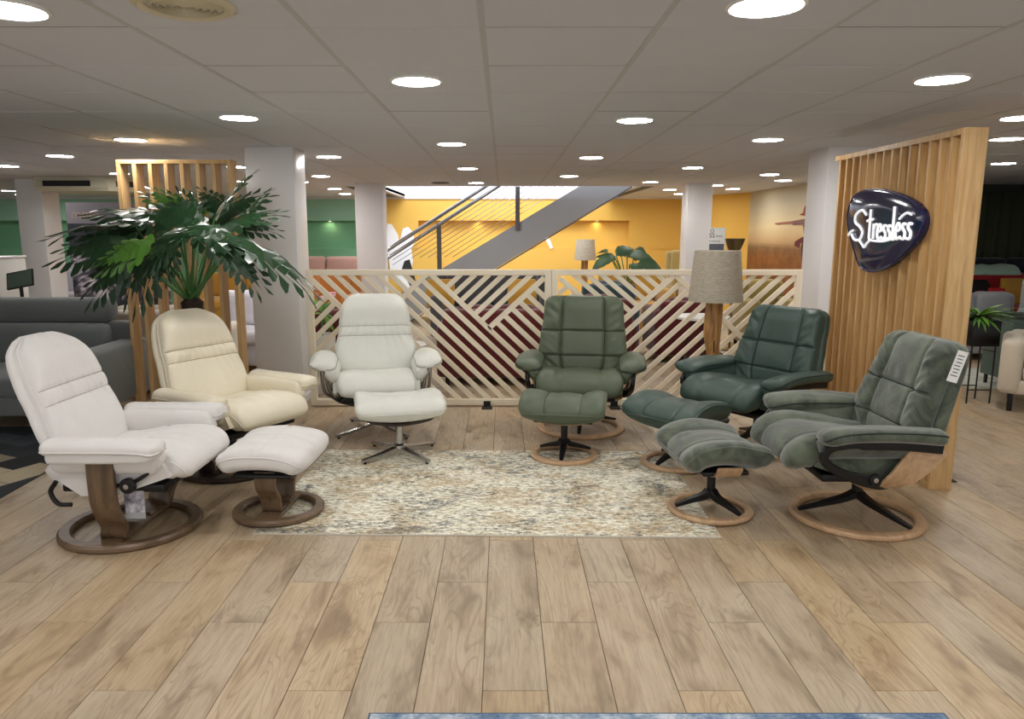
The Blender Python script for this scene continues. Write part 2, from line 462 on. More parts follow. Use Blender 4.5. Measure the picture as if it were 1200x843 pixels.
# ------------------------------------------------------------ downlights
LAMP = M('lamp_glow', (253, 251, 248), .5, emit=DOWNLIGHT)
TRIM = M('lamp_trim', (240, 240, 238), .4)
dl0 = thing('downlight', '', 'ceiling light')
lathe('trim_ring', [(.122, 0), (.122, -.006), (.112, -.010), (.105, -.006), (.105, 0)], TRIM, dl0, 36)
lathe('diffuser', [(.106, -.002), (.104, -.008), (.001, -.009)], LAMP, dl0, 32)
lights = [
 (8, 9, 'nearest the left upper corner of the photo'), (898, 5, 'nearest the top edge, right of centre'),
 (488, 94, 'second from the top, over the white leather recliner'), (1104, 92, 'large one above the slatted oak panel'),
 (280, 137, 'above the left white pillar'), (744, 140, 'above the middle green recliner'), (153, 163, 'above the oak slat screen on the left'),
 (529, 168, 'behind the one over the white leather recliner'), (900, 163, 'left of the slatted oak panel top'), (1180, 162, 'just right of the slatted oak panel top'),
 (70, 182, 'beside the oak slat screen, further left'), (385, 183, 'just right of the left white pillar'), (693, 184, 'behind the one above the middle green recliner'),
 (1176, 191, 'right of the slatted oak panel, further back'), (8, 194, 'far left above the pale column'), (548, 197, 'in front of the stairwell'), (812, 196, 'above the column by the mural'), (902, 204, 'above the mural'),
 (278, 195, 'behind the oak slat screen'), (376, 206, 'small, right of the left white pillar'), (1197, 137, 'at the right edge, nearest the panel'),
 (140, 203, 'above the air conditioning unit'), (667, 206, 'just right of the stairwell edge'), (558, 214, 'at the stairwell edge'), (918, 211, 'right of the column by the mural'),
 (762, 213, 'over the yellow wall'), (277, 212, 'far back behind the oak slat screen'), (352, 213, 'far back right of the pillar'), (392, 221, 'above the green wall'),
 (839, 217, 'beside the column by the mural'), (785, 222, 'far back over the yellow wall'), (859, 221, 'before the mural'), (25, 228, 'far left by the green wall'), (797, 227, 'against the yellow wall')]
first = True
offc = [(-1.6, 1.5), (1.3, 1.6), (-3.2, .2), (0, .1), (3.2, .2), (-1.6, -1.4), (1.6, -1.4), (-3.6, 2.2), (3.6, 2.4), (-8.4, 12.9), (-5.6, 13.4), (-2.9, 13.9)]
for e in lights:
    p = atz(e[0], e[1], CEIL)
    o = dl0 if first else copy_tree(dl0); first = False
    o.location = (p.x, p.y, CEIL - .001); o['label'] = 'round ceiling downlight ' + e[2]; o['group'] = 'round downlights in the ceiling'
for i, (x, y) in enumerate(offc):
    o = copy_tree(dl0); o.location = (x, y, CEIL - .001); o['label'] = 'round ceiling downlight out of view, ' + ('over the near rug', 'near right, before the blue rug', 'near left, outside the frame', 'straight above the viewer', 'right of the viewer', 'behind and left of the viewer', 'behind and right of the viewer', 'left of the white fabric recliner', 'right of the velvet recliner', 'x', 'x', 'x')[i] if i < 9 else 'round ceiling downlight in front of the green wall, ' + ('farthest left', 'behind the leafy plant', 'right of the big pillar')[i - 9]; o['group'] = 'round downlights in the ceiling'

# ceiling air diffuser
VENT = M('vent_cream', (206, 198, 170), .5)
vd = thing('air_diffuser', 'round cream ventilation diffuser in the ceiling near the top left', 'vent', atz(216, 5, CEIL))
lathe('outer_flange', [(.155, 0), (.155, -.006), (.135, -.016), (.115, -.008), (.115, 0)], VENT, vd, 48)
for k in range(5):
    r = .108 - k * .021; lathe('vane', [(r, .0), (r, -.004), (r - .012, -.016 + k * .001), (r - .012, -.003)], VENT, vd, 40, closed=True)
lathe('dark_core', [(.114, .002), (.114, .0025), (.001, .003)], BLK_D, vd, 32)
sv = atz(516, 214, CEIL); v2 = thing('air_grille', 'small dark round grille in the ceiling left of the stairwell light', 'vent', (sv.x, sv.y, CEIL))
lathe('grille', [(.13, 0), (.13, -.008), (.11, -.012), (.001, -.006)], BLK_D, v2, 32)

# ------------------------------------------------------------ walls
YEL = M('yellow_paint', (228, 182, 84), .7, col2=(220, 172, 74)); GRN = M('green_paint', (126, 184, 142), .7, col2=(114, 170, 128))
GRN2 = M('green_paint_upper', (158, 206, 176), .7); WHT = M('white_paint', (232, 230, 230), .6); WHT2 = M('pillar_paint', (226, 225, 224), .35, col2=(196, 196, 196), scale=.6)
DARKWALL = M('dark_olive', (38, 42, 30), .8, col2=(24, 26, 20))
BWY = 15.4
wy = struct(bpy.data.objects.new('wall_back', None)); COL.objects.link(wy)
def niche_wall(x0, x1, mat, mat_up, niches, zt=1.70, zb=1.14, side=None):
    """wall whose upper band stands proud of recessed bays"""
    cur = x0
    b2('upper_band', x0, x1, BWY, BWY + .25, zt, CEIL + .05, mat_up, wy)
    b2('lower_band', x0, x1, BWY + .02, BWY + .25, 0, zb, mat, wy)
    for a, b in niches:
        if a > cur: b2('pier', cur, a, BWY, BWY + .25, zb, zt, mat, wy)
        b2('recess', a, b, BWY + .18, BWY + .25, zb, zt, mat, wy); cur = b
    if x1 > cur: b2('pier', cur, x1, BWY, BWY + .25, zb, zt, mat, wy)
def px_at(px, y=BWY): return aty(px, 260, y).x
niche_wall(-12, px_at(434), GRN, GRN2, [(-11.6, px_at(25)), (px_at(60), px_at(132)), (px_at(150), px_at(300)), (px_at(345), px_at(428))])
niche_wall(px_at(434), 4.6, YEL, YEL, [(px_at(490), px_at(606)), (px_at(626), px_at(738))])
struct(b2('trim_1', -12, 4.6, BWY - .03, BWY, CEIL - .035, CEIL + .05, WHT))
spotm = M('spot_glow', (255, 240, 205), .5, emit=60)
for i, px in enumerate((385, 560, 700, 95, 250)):
    x = px_at(px); t = thing('niche_spot', ('small spotlight in the %s wall niche ' % ('green' if i in (0, 3, 4) else 'yellow')) + ('right of the left pillar', 'behind the stair railing', 'right of the stair', 'far left behind the plant', 'behind the oak slat screen')[i], 'spotlight', (x, BWY + .09, 1.70), 0, 'niche spotlights')
    lathe('housing', [(.035, .0), (.035, -.02), (.028, -.02), (.028, 0)], TRIM, t, 16); lathe('bulb', [(.027, -.014), (.001, -.015)], spotm, t, 16)
# right hand wall with mural, running towards the camera
mw = struct(b2('wall_right', 4.38, 4.55, 9.6, 13.45, 0, CEIL + .05, WHT))
extrude_poly('wall_corner', [(4.38, 13.4, 0), (3.68, BWY + .02, 0), (3.9, BWY + .1, 0), (4.6, 13.4, 0)], (0, 0, CEIL + .04), YEL)['kind'] = 'structure'
struct(b2('wall_left', -12.1, -11.9, -3, 16, 0, CEIL + .05, WHT))
struct(b2('wall_end', 4.55, 12, 11.2, 11.4, 0, CEIL + .05, DARKWALL))
struct(b2('wall_far_right', 11.9, 12.1, -3, 11.4, 0, CEIL + .05, WHT))
# stairwell shaft above the ceiling
SH = M('shaft_white', (238, 240, 244), .8)
sh = struct(bpy.data.objects.new('wall_stairwell', None)); COL.objects.link(sh)
b2('shaft_side', SHX0 - .1, SHX0, SHY0, SHY1, CEIL + .0, 4.6, SH, sh); b2('shaft_side', SHX1, SHX1 + .1, SHY0, SHY1, CEIL, 4.6, SH, sh)
b2('shaft_side', SHX0 - .1, SHX1 + .1, BWY + .01, BWY + .1, CEIL + .055, 4.6, SH, sh); b2('shaft_side', SHX0 - .1, SHX1 + .1, SHY0 - .06, SHY0, CEIL, 4.6, SH, sh)
b2('shaft_top', SHX0 - .1, SHX1 + .1, SHY0 - .1, SHY1 + .1, 4.6, 4.7, SH, sh)
al = bpy.data.lights.new('stairwell_fill_light', 'AREA'); al.shape = 'RECTANGLE'; al.size = 3.2; al.size_y = 1.8; al.energy = 150; al.color = (.92, .95, 1)  # unseen area lamp under the closed shaft top, brightens the white shaft walls
ao = bpy.data.objects.new('stairwell_fill_light', al); ao.location = (0, 13, 4.5); COL.objects.link(ao)

# ------------------------------------------------------------ columns
def column(label, pxl, pxr, y, depth, mat, ytop=None):
    a, b = aty(pxl, 300, y).x, aty(pxr, 300, y).x
    t = thing('column', label, 'column', ((a + b) / 2, y + depth / 2, 0))
    wd = b - a
    b2('shaft', -wd / 2, wd / 2, -depth / 2, depth / 2, 0, CEIL + .01, mat, t, .008)
    b2('skirting', -wd / 2 - .006, wd / 2 + .006, -depth / 2 - .006, depth / 2 + .006, 0, .07, WHT, t, .003)
    return t
column('large square white pillar at the left end of the lattice screen', 293, 349, 6.32, .36, WHT2)
column('white square column far left beside the green wall', 26, 56, 10.1, .4, WHT)
column('white column between the green and the yellow walls', 418, 450, 10.9, .35, WHT)
column('white column in front of the yellow wall, near the mural', 803, 832, 10.9, .35, WHT)
column('white pillar behind the far end of the slatted oak panel', 962, 1012, 6.35, .4, WHT)

# ------------------------------------------------------------ lattice screen of pine slats
PINE = M('pine', (248, 238, 216), .6, kind='wood', col2=(234, 218, 190), axis='x', scale=.7)
PINEZ = M('pine_upright', (246, 236, 214), .6, kind='wood', col2=(232, 216, 188), axis='z', scale=.7)
FY = 6.2
def fpt(px, py): return aty(px, py, FY)
def slat(par, p, q, wd=.041, th=.018, dy=0.0):
    a, b = fpt(*p), fpt(*q); L = (b - a).length
    if L < .03: return
    o = box('slat', (L, th, wd), (0, 0, 0), PINE, par, .002, 1)
    o.location = ((a.x + b.x) / 2 - par.location.x, dy, (a.z + b.z) / 2); o.rotation_euler = (0, -math.atan2(b.z - a.z, b.x - a.x), 0)
def ln(p, q):
    m = (q[1] - p[1]) / (q[0] - p[0]); return (m, p[1] - m * p[0])
def ix(l1, l2):
    x = (l2[1] - l1[1]) / (l1[0] - l2[0]); return (x, l1[0] * x + l1[1])
def fence_panel(label, x0, x1, y0, y1, left, spec):
    a, b = fpt(x0, y0), fpt(x1, y1); cxm = (a.x + b.x) / 2
    t = thing('lattice_screen', label, 'room divider', (cxm, FY, 0))
    X0, X1, Z1, Z0 = a.x - cxm, b.x - cxm, a.z, .012
    sw = .052
    b2('stile', X0, X0 + sw, -.022, .022, Z0, Z1, PINEZ, t, .002, 1); b2('stile', X1 - sw, X1, -.022, .022, Z0, Z1, PINEZ, t, .002, 1)
    b2('top_rail', X0 + sw, X1 - sw, -.021, .021, Z1 - .048, Z1, PINE, t, .002, 1); b2('bottom_rail', X0 + sw, X1 - sw, -.021, .021, Z0, Z0 + .052, PINE, t, .002, 1)
    spec(t)
    return t
TOPY, BOTY = 321.5, 469.5
def clipx(l, xa, xb):
    """segment of line l between xa..xb clipped to the frame's inside height"""
    P = []
    for x in (xa, xb):
        y = l[0] * x + l[1]
        if y < TOPY: x, y = (TOPY - l[1]) / l[0], TOPY
        if y > BOTY: x, y = (BOTY - l[1]) / l[0], BOTY
        P.append((x, y))
    return P
def spec1(t):
    xl, xr = 365.0, 641.0
    m1 = ln((365, 455.6), (499.5, 321)); a1 = ln((360.7, 324), (392.7, 354))
    X = ix(m1, a1)
    slat(t, (xl, m1[0] * xl + m1[1]), (499.5, 321.5), .045, .022)
    slat(t, (361 + 3, 327), X, .043, .020)
    for k in range(5):                                     # rising slats between frame and the first diagonal
        l = (-1.0, 365.9 + 17.3 * k + 365); e = ix(l, a1); slat(t, (xl, l[0] * xl + l[1]), e, dy=.001)
    for k in range(1, 8):                                  # falling slats above the long rising one
        x = 360.7 + 16.1 * k; l = (a1[0], 321.5 - a1[0] * x); e = ix(l, m1)
        if e[1] > TOPY + 3: slat(t, (x, TOPY), e, dy=.001)
    bl = lambda j: (.94, 305 + (12 + 77 * j) / 4.682 - .94 * 490)
    main = ln((569.1, 388.3), (637.4, 326.4))              # rising slat on the right
    for j in range(0, 12):                                 # long falling slats
        l = bl(j); s = ix(l, m1) if j > 0 else ((TOPY - l[1]) / l[0], TOPY)
        p, q = clipx(l, s[0], xr); slat(t, p, q, dy=.001 if j else 0, th=.018 if j else .022)
    b1 = bl(0)
    slat(t, ix(main, b1), (638, 325.5), .044, .022)
    for xt in (235, 315, 392, 470, 547, 623):              # short rising slats under the top rail
        x = 490 + xt / 4.682; l = (-.93, 321.5 + .93 * x); slat(t, ix(l, b1), (x, TOPY), dy=.001)
    for m in range(1, 7):
        l = bl(-m); s = ix(l, main); p, q = clipx(l, s[0], xr)
        if q[0] - p[0] > 6: slat(t, p, q, dy=.001)
def spec2(t):
    xl, xr = 655.0, 932.0
    C = lambda x, y: (635 + x / 4.682, 305 + y / 4.682)
    D = lambda x, y: (780 + x / 4.682, 305 + y / 4.682)
    m2 = ln(C(725, 85), C(480, 300))
    a2 = ln(C(95, 95), C(205, 190)); X = ix(m2, a2)
    pL = (xl, m2[0] * xl + m2[1]); p, q = clipx(m2, xl, C(725, 85)[0])
    slat(t, p, q, .045, .022); slat(t, (xl + 1, a2[0] * xl + a2[1] + 1), X, .043, .020)
    for k in range(1, 8):
        x = xl + 16.4 * k; l = (a2[0], TOPY - a2[0] * x); e = ix(l, m2)
        if e[1] > TOPY + 3: slat(t, (x, TOPY), e, dy=.001)
    for k in range(0, 6):
        l = (-.9, 344 + 17 * k + .9 * xl); e = ix(l, a2)
        if e[0] - xl > 3: slat(t, (xl, l[0] * xl + l[1]), e, dy=.001)
    n2 = ln(D(55, 85), D(420, 425))
    p, q = clipx(n2, D(55, 85)[0], xr); slat(t, p, q, .045, .024)
    for j in range(1, 12):                                  # rising slats between the two diagonals
        l = (-.9, C(480, 300)[1] + 16.7 * j + .9 * C(480, 300)[0]); e = ix(l, n2)
        p, q = clipx(l, xl, e[0])
        if q[0] - p[0] > 5: slat(t, p, q, dy=.001)
    ends = ln(D(640, 200), D(720, 110))
    for j in range(0, 14):                                  # rising slats right of the second diagonal
        xt = D(415 + 78 * j, 80)[0]; l = (-.9, TOPY + .9 * xt); s = ix(l, n2)
        p, q = clipx(l, s[0], xr)
        if q[0] - p[0] > 5: slat(t, p, q, dy=.001)
fence_panel('left half of the low pine lattice screen, starting at the big white pillar', 358.5, 646, 316, 316, True, spec1)
fence_panel('right half of the low pine lattice screen, behind the tall lamp', 646.5, 940, 316, 317, False, spec2)
for px, nm in ((571, 'between the white and the green recliners'), (719, 'right of the middle green recliner')):
    p = fpt(px, 476); t = thing('floor_bracket', 'small black floor bracket of the lattice screen ' + nm, 'bracket', (p.x, FY - .075, 0), 0, 'black floor brackets')
    b2('plate', -.045, .045, -.06, .045, .001, .006, BLK_D, t); b2('upright_tab', -.03, .03, .042, .048, .006, .05, BLK_D, t)

# ------------------------------------------------------------ oak slat panel with the sign
OAKP = M('oak_panel', (212, 176, 122), .42, kind='wood', col2=(182, 142, 90), axis='z', scale=1.1)
t = thing('slatted_divider', 'tall oak slat panel carrying the round sign', 'room divider', (2.52, 4.1, 0))
b2('end_post', -.065, .065, 0, .032, .0, 2.02, OAKP, t, .002, 1)
b2('top_beam', -.065, .065, .032, 1.56, 1.985, 2.02, OAKP, t, .002, 1); b2('bottom_beam', -.065, .065, .032, 1.56, .0, .035, OAKP, t, .002, 1)
for k in range(1, 15): b2('slat', -.063, .063, .105 * k, .105 * k + .022, .035, 1.985, OAKP, t, .0015, 1)
tp = thing('floor_bracket', 'small black floor bracket right of the oak slat panel', 'bracket', (2.64, 4.28, 0), 0, 'black floor brackets')
b2('plate', -.055, .06, -.05, .05, .001, .006, BLK_D, tp)

NAVY = M('sign_navy', (22, 26, 64), .09, col2=(16, 18, 48), spec=.8); RIMN = M('sign_rim', (14, 22, 80), .25)
LET = M('sign_white', (250, 250, 252), .4, emit=.35)
S6 = lambda x, y, X=2.405: atx(940 + x / 4.215, 140 + y / 4.215, X)
outl = [(232, 420), (255, 380), (295, 355), (350, 346), (420, 352), (490, 375), (545, 405), (585, 445), (600, 490), (590, 545), (560, 600), (510, 655), (460, 700), (410, 735), (365, 750), (320, 750), (290, 735), (270, 700), (255, 650), (238, 590), (225, 530), (222, 470)]
cent = S6(410, 550)
t = thing('shop_sign', 'dark glossy plectrum-shaped shop sign with white script lettering on the oak slat panel', 'sign', tuple(cent))
loop = [S6(x, y, 2.405) - cent for x, y in outl]; loop = crom(loop + [loop[0]], 67)[:-1]
bm = bmesh.new(); rings = []
for sc_, dx in ((.97, .045), (1.0, .040), (1.0, .006), (.985, .0), (.94, -.004), (.5, -.006)):
    rings.append([bm.verts.new((dx, v.y * sc_, v.z * sc_)) for v in loop])
for a, b in zip(rings, rings[1:]):
    for k in range(len(a)): bm.faces.new((a[k], a[(k + 1) % len(a)], b[(k + 1) % len(a)], b[k]))
bm.faces.new(rings[0]); bm.faces.new(rings[-1])
o = bm_obj('sign_face', bm, NAVY, t, angle=40)
bm = bmesh.new(); tube_bm(bm, [v * .995 + Vector((.003, 0, 0)) for v in loop] + [loop[0] * .995 + Vector((.003, 0, 0))], .007, 8); bm_obj('rim', bm, RIMN, t, smooth=True)
strokes = {'S': [[(.95, .12), (.6, -.05), (.15, .12), (.12, .38), (.5, .55), (.72, .75), (.5, 1.02), (.1, 1.0), (-.1, .82)]],
 't': [[(.5, -.05), (.45, .5), (.42, 1.0)], [(.0, .36), (1.0, .30)]],
 'r': [[(.3, .38), (.3, 1.0)], [(.3, .6), (.6, .42), (1.0, .42)]],
 'e': [[(.1, .7), (.8, .62), (.75, .42), (.4, .38), (.08, .68), (.3, 1.0), (.95, .92)]],
 's': [[(.9, .40), (.45, .38), (.3, .55), (.75, .75), (.6, 1.0), (.05, .98)]],
 'l': [[(.6, -.08), (.5, .5), (.45, 1.0), (.8, 1.0)]]}
lay = [('S', 250, 64, 455), ('t', 318, 28, 452), ('r', 342, 26, 470), ('e', 366, 26, 478), ('s', 391, 24, 484), ('s', 414, 24, 486), ('l', 437, 20, 442), ('e', 456, 28, 468), ('s', 485, 26, 470), ('s', 511, 30, 468)]
for ch, x0, wd, yt in lay:
    hh = (590 if ch != 'S' else 592) - yt
    bm = bmesh.new()
    for st in strokes[ch]:
        P = [S6(x0 + a * wd + (1 - b) * 8, yt + b * hh, 2.394) - cent for a, b in st]
        tube_bm(bm, crom(P, 26), .0088, 8)
    bm_obj('letter', bm, LET, t, smooth=True)
for P in ([(228, 572), (240, 556), (252, 548)], [(540, 470), (520, 462), (498, 474), (480, 492)], [(330, 592), (352, 600), (400, 602), (440, 592)], [(284, 600), (296, 618), (306, 632), (318, 614), (336, 596)]):
    tube('flourish', [S6(x, y, 2.394) - cent for x, y in P], .0075, LET, t, 8, 16)

# ------------------------------------------------------------ oak slat screen on the left
a, b = aty(135, 187, 5.9), aty(270, 187, 5.9); hl = 2.02
t = thing('slat_screen', 'open oak slat screen behind the leafy plant', 'room divider', (a.x, 5.9, 0))
Wd = b.x - a.x
b2('top_beam', 0, Wd, 0, .13, hl - .03, hl, OAKP, t, .002, 1); b2('bottom_beam', 0, Wd, 0, .13, 0, .03, OAKP, t, .002, 1)
for k in range(8):
    x = (Wd - .03) * k / 7; b2('slat', x, x + .03, .001, .129, .03, hl - .03, OAKP, t, .0015, 1)

# ------------------------------------------------------------ rugs
RUG = rug_mat('rug_abstract', [(72, 78, 82), (120, 112, 92), (176, 158, 124), (222, 214, 196), (236, 232, 220), (188, 176, 150), (150, 120, 88), (206, 198, 180)])
RUGE = M('rug_edge', (206, 200, 186), .9)
def rug(label, x0, x1, y0, y1, m, me, rz=0, th=.007):
    t = thing('rug', label, 'rug', ((x0 + x1) / 2, (y0 + y1) / 2, 0), rz); w_, d_ = (x1 - x0) / 2, (y1 - y0) / 2
    b2('pile', -w_ + .006, w_ - .006, -d_ + .006, d_ - .006, .0005, th, m, t)
    e = b2('binding', -w_, w_, -d_, -d_ + .006, .0005, th - .001, me, t); b2('binding', -w_, w_, d_ - .006, d_, .0005, th - .001, me, t)
    b2('binding', -w_, -w_ + .006, -d_, d_, .0005, th - .001, me, t); b2('binding', w_ - .006, w_, -d_, d_, .0005, th - .001, me, t)
    return t
rug('cream and ochre distressed rug between the recliners', -1.222, 1.075, 3.435, 4.87, RUG, RUGE, -.02)
rug('blue and white rug at the bottom edge of the photo', -.415, 1.36, .9, 2.075, rug_mat('rug_blue', [(52, 74, 104), (84, 112, 146), (140, 160, 180), (216, 222, 228), (96, 122, 152)]), M('rug_edge_blue', (70, 90, 116), .9))
kk = NT('rug_patchwork'); v = kk.coord((1, 1, 1)); br = kk.n('TexBrick'); mp = kk.n('Mapping'); mp.inputs['Rotation'].default_value = (0, 0, .5); kk.l(v, mp.inputs[0]); kk.l(mp.outputs[0], br.inputs[0])
br.inputs['Scale'].default_value = 1; br.inputs['Brick Width'].default_value = .34; br.inputs['Row Height'].default_value = .24; br.inputs['Mortar Size'].default_value = .002
br.inputs['Color1'].default_value = (0, 0, 0, 1); br.inputs['Color2'].default_value = (1, 1, 1, 1)
cc = kk.ramp(br.outputs['Color'], [(.0, lin((20, 21, 24))), (.45, lin((34, 38, 44))), (.62, lin((70, 78, 84))), (.70, lin((24, 24, 26))), (.76, lin((206, 190, 158)))])
mp2 = kk.n('Mapping'); mp2.inputs['Scale'].default_value = (3, 30, 1); kk.l(mp.outputs[0], mp2.inputs[0])
cc = kk.mix(kk.math('MULTIPLY', kk.noise(mp2.outputs[0], 4, 3), .5), cc, lin((40, 44, 48))); kk.l(kk.mix(br.outputs['Fac'], cc, lin((70, 72, 72))), kk.b.inputs['Base Color']); kk.b.inputs['Roughness'].default_value = .9
rr = atz(72, 544); ra = atz(0, 585); ang = math.atan2(rr.y - ra.y, rr.x - ra.x)
dvec = Vector((math.cos(ang), math.sin(ang), 0)); nvec = Vector((-dvec.y, dvec.x, 0)); far = rr + dvec * .95
cc_ = far - dvec * 1.6 + nvec * 1.05
rug('black and beige patchwork rug under the grey sofa', cc_.x - 1.6, cc_.x + 1.6, cc_.y - 1.05, cc_.y + 1.05, kk.m, M('rug_edge_dark', (60, 62, 62), .9), ang)

# ------------------------------------------------------------ table lamps on log stands
LINEN = NT('linen'); v = LINEN.coord((1, 1, 1)); f1 = LINEN.n('Mapping'); f1.inputs['Scale'].default_value = (20, 20, 260); LINEN.l(v, f1.inputs[0])
nz = LINEN.noise(f1.outputs[0], 1.2, 3, .7); LINEN.l(LINEN.ramp(nz, [(.3, lin((150, 138, 118))), (.6, lin((196, 186, 168)))]), LINEN.b.inputs['Base Color']); LINEN.b.inputs['Roughness'].default_value = .95; LINEN.bump(nz, .4, .003); LINEN = LINEN.m
LOG = M('log_wood', (200, 150, 88), .6, kind='wood', col2=(92, 54, 26), axis='z', scale=.8); INNER = M('shade_lining', (240, 236, 226), .8)
def log_lamp(label, x, y):
    t = thing('floor_lamp', label, 'lamp', (x, y, 0))
    bm = bmesh.new(); n = 20; H = .97; rings = []
    for j in range(33):
        z = H * j / 32; s = j / 32
        r0 = .050 + .006 * math.cos(s * 9) + .026 * max(0, s - .6) * 2.5 + (.02 if s < .06 else 0)
        rings.append([bm.verts.new(((r0 * (1 + .28 * noise.noise(Vector((math.cos(q) * 1.3, math.sin(q) * 1.3, z * 3.5))))) * math.cos(q) + .010 * math.sin(z * 6),
                                    (r0 * (1 + .28 * noise.noise(Vector((math.cos(q) * 1.3 + 5, math.sin(q) * 1.3, z * 3.5))))) * math.sin(q), z)) for q in [2 * PI * k / n for k in range(n)]])
    for a, b in zip(rings, rings[1:]):
        for k in range(n): bm.faces.new((a[k], a[(k + 1) % n], b[(k + 1) % n], b[k]))
    bm.faces.new(rings[0][::-1]); bm.faces.new(rings[-1]); bm_obj('log_stem', bm, LOG, t, smooth=True)
    lathe('foot_plate', [(.15, 0), (.15, .018), (.14, .022), (.01, .022)], BLK_D, t, 40)
    lathe('crack', [(.004, .0), (.005, .2), (.002, .3)], M('log_crack', (40, 24, 12), .9), t, 6, c=(-.012, -.062, .55))
    sh_ = lathe('lamp_shade', [(.205, .945), (.206, .95), (.172, 1.33), (.169, 1.33), (.168, 1.325), (.201, .95)], LINEN, t, 56, closed=True)
    lathe('shade_lining', [(.2005, .952), (.1675, 1.326), (.166, 1.326), (.199, .952)], INNER, sh_, 56, closed=True)
    so_ = lathe('socket', [(.018, .97), (.018, 1.05), (.012, 1.06), (.012, .97)], BLK_D, t, 12)
    lathe('bulb', [(.006, 1.05), (.02, 1.07), (.028, 1.11), (.016, 1.14), (.001, 1.145)], INNER, so_, 16)
    for q in range(3):
        a_ = 2 * PI * q / 3; tube('shade_spoke', [(0, 0, 1.06), (.1 * math.cos(a_), .1 * math.sin(a_), 1.2), (.168 * math.cos(a_), .168 * math.sin(a_), 1.32)], .003, BLK_D, t, 6)
p = aty(839, 340, 5.72); log_lamp('tall floor lamp with carved log stem and linen shade behind the dark green recliner', p.x, 5.72)
p = aty(686, 292, 14.2); log_lamp('small-looking log lamp with linen shade far back against the yellow wall', p.x, 14.2)

# ------------------------------------------------------------ staircase
GST = M('stair_grey', (168, 170, 173), .55, col2=(160, 162, 165)); GSD = M('stair_dark', (92, 90, 90), .5); STEEL = M('rail_steel', (170, 172, 176), .25, 1.0)
SY = 11.95
t = thing('staircase', 'grey steel staircase rising right through the ceiling opening, with glass and wire railing', 'staircase', (0, SY, 0))
P2 = lambda px, py, y=SY: aty(px, py, y) - Vector((0, SY, 0))
up0, up1, lo0, lo1 = P2(522.7, 313), P2(676.7, 219.7), P2(582, 315), P2(741, 218)
sl = (up1.z - up0.z) / (up1.x - up0.x)
def on_up(x): return up0.z + sl * (x - up0.x)
gap = 0.0; sl2 = (lo1.z - lo0.z) / (lo1.x - lo0.x)
def on_lo(x): return lo0.z + sl2 * (x - lo0.x)
xa = lo0.x - lo0.z / sl2
xt = up0.x - (up0.z - .0) / sl
pts = [(xt, 0, .02), (xa, 0, .02)] + [(x, 0, on_lo(x)) for x in (lo1.x, lo1.x + .35)] + [(lo1.x + .35, 0, on_up(lo1.x + .35)), (up1.x, 0, on_up(up1.x))]
for yy in (0, 1.05):
    extrude_poly('stringer', [(a_, yy, c_) for a_, b_, c_ in pts], (0, .05, 0), GST, t)
    extrude_poly('soffit_lip', [(xa, yy - .004, .0), (lo1.x, yy - .004, on_lo(lo1.x)), (lo1.x, yy - .004, on_lo(lo1.x) - .025), (xa + .03, yy - .004, .0)], (0, .06, 0), GSD, t)
n = 14
for k in range(n):
    x = xt + .18 + (lo1.x + .2 - xt) * k / n; z = min(on_up(x) - .09, 3.0)
    if z > .05: b2('tread', x - .12, x + .16, .05, 1.05, z - .04, z, GSD, t)
GLS = NT('rail_glass'); GLS.b.inputs['Transmission Weight'].default_value = 1; GLS.b.inputs['Roughness'].default_value = .02; GLS.b.inputs['IOR'].default_value = 1.1; GLS.b.inputs['Base Color'].default_value = (.95, .98, 1, 1); GLS = GLS.m
for px, y0, y1 in ((515.5, 262, 330), (606.5, 219, 262)):
    a_, b_ = P2(px, y1), P2(px, y0); b2('railing_post', a_.x - .035, a_.x + .035, -.05, .0, on_up(a_.x) - .1, b_.z, GSD, t, .004, 1)
def rail(nm, p, q, r, m, yy=-.03):
    a_, b_ = P2(*p), P2(*q); d = (b_ - a_); tube(nm, [(a_.x, yy, a_.z), (b_.x, yy, b_.z)], r, m, t, 8)
rail('handrail', (453, 294), (576, 214), .030, STEEL); rail('glass_rail', (453, 303.5), (594, 212), .028, STEEL)
aa, bb, c2_, d2_ = P2(453, 303.5), P2(606, 205), P2(606, 262), P2(522, 313)
for k in range(1, 9):
    off = k * (on_up(0) - (aa.z + (bb.z - aa.z) / (bb.x - aa.x) * (0 - aa.x))) / 9.5
    x0_, x1_ = aa.x + .1, up1.x; f_ = lambda x: aa.z + (bb.z - aa.z) / (bb.x - aa.x) * (x - aa.x) + off
    xs = max(x0_ , (1.05 - f_(x0_)) / sl + x0_ if f_(x0_) < .9 else x0_)
    tube('rail_wire', [(xs, -.03, f_(xs)), (x1_, -.03, f_(x1_))], .005, STEEL, t, 5)
g0 = P2(515.5, 262); 
extrude_poly('glass_panel', [(aa.x, -.028, aa.z - .75), (g0.x, -.028, on_up(g0.x)), (g0.x, -.028, g0.z - .03), (aa.x, -.028, aa.z - .03)], (0, .01, 0), GLS, t)

# decal of white figures on the yellow wall + wall mural
BWHITE = M('decal_white', (244, 244, 246), .6); BBLACK = M('decal_black', (28, 28, 30), .6)
wd_ = thing('wall_decal', 'white cut-out picture of a leaping figure on the yellow wall behind the stair', 'wall decal', (0, BWY - .012, 0))
def flat(nm, pts, m, par, y=BWY - .012, th=.008, dy=0):
    extrude_poly(nm, [aty(px, py, y) - Vector((0, y - dy, 0)) for px, py in pts], (0, th, 0), m, par)
flat('figure', [(454, 262), (459, 263), (466, 275), (468, 284), (472, 268), (478, 266), (484, 272), (486, 284), (482, 292), (484, 305), (482, 318), (494, 345), (502, 372), (490, 378), (478, 350), (466, 330), (458, 322), (455, 300), (452, 286)], BWHITE, wd_)
flat('figure_accent', [(470, 318), (474, 306), (480, 304), (484, 318), (490, 340), (486, 346), (478, 330)], BBLACK, wd_, dy=-.006)  # dark accent of the black and white decal print
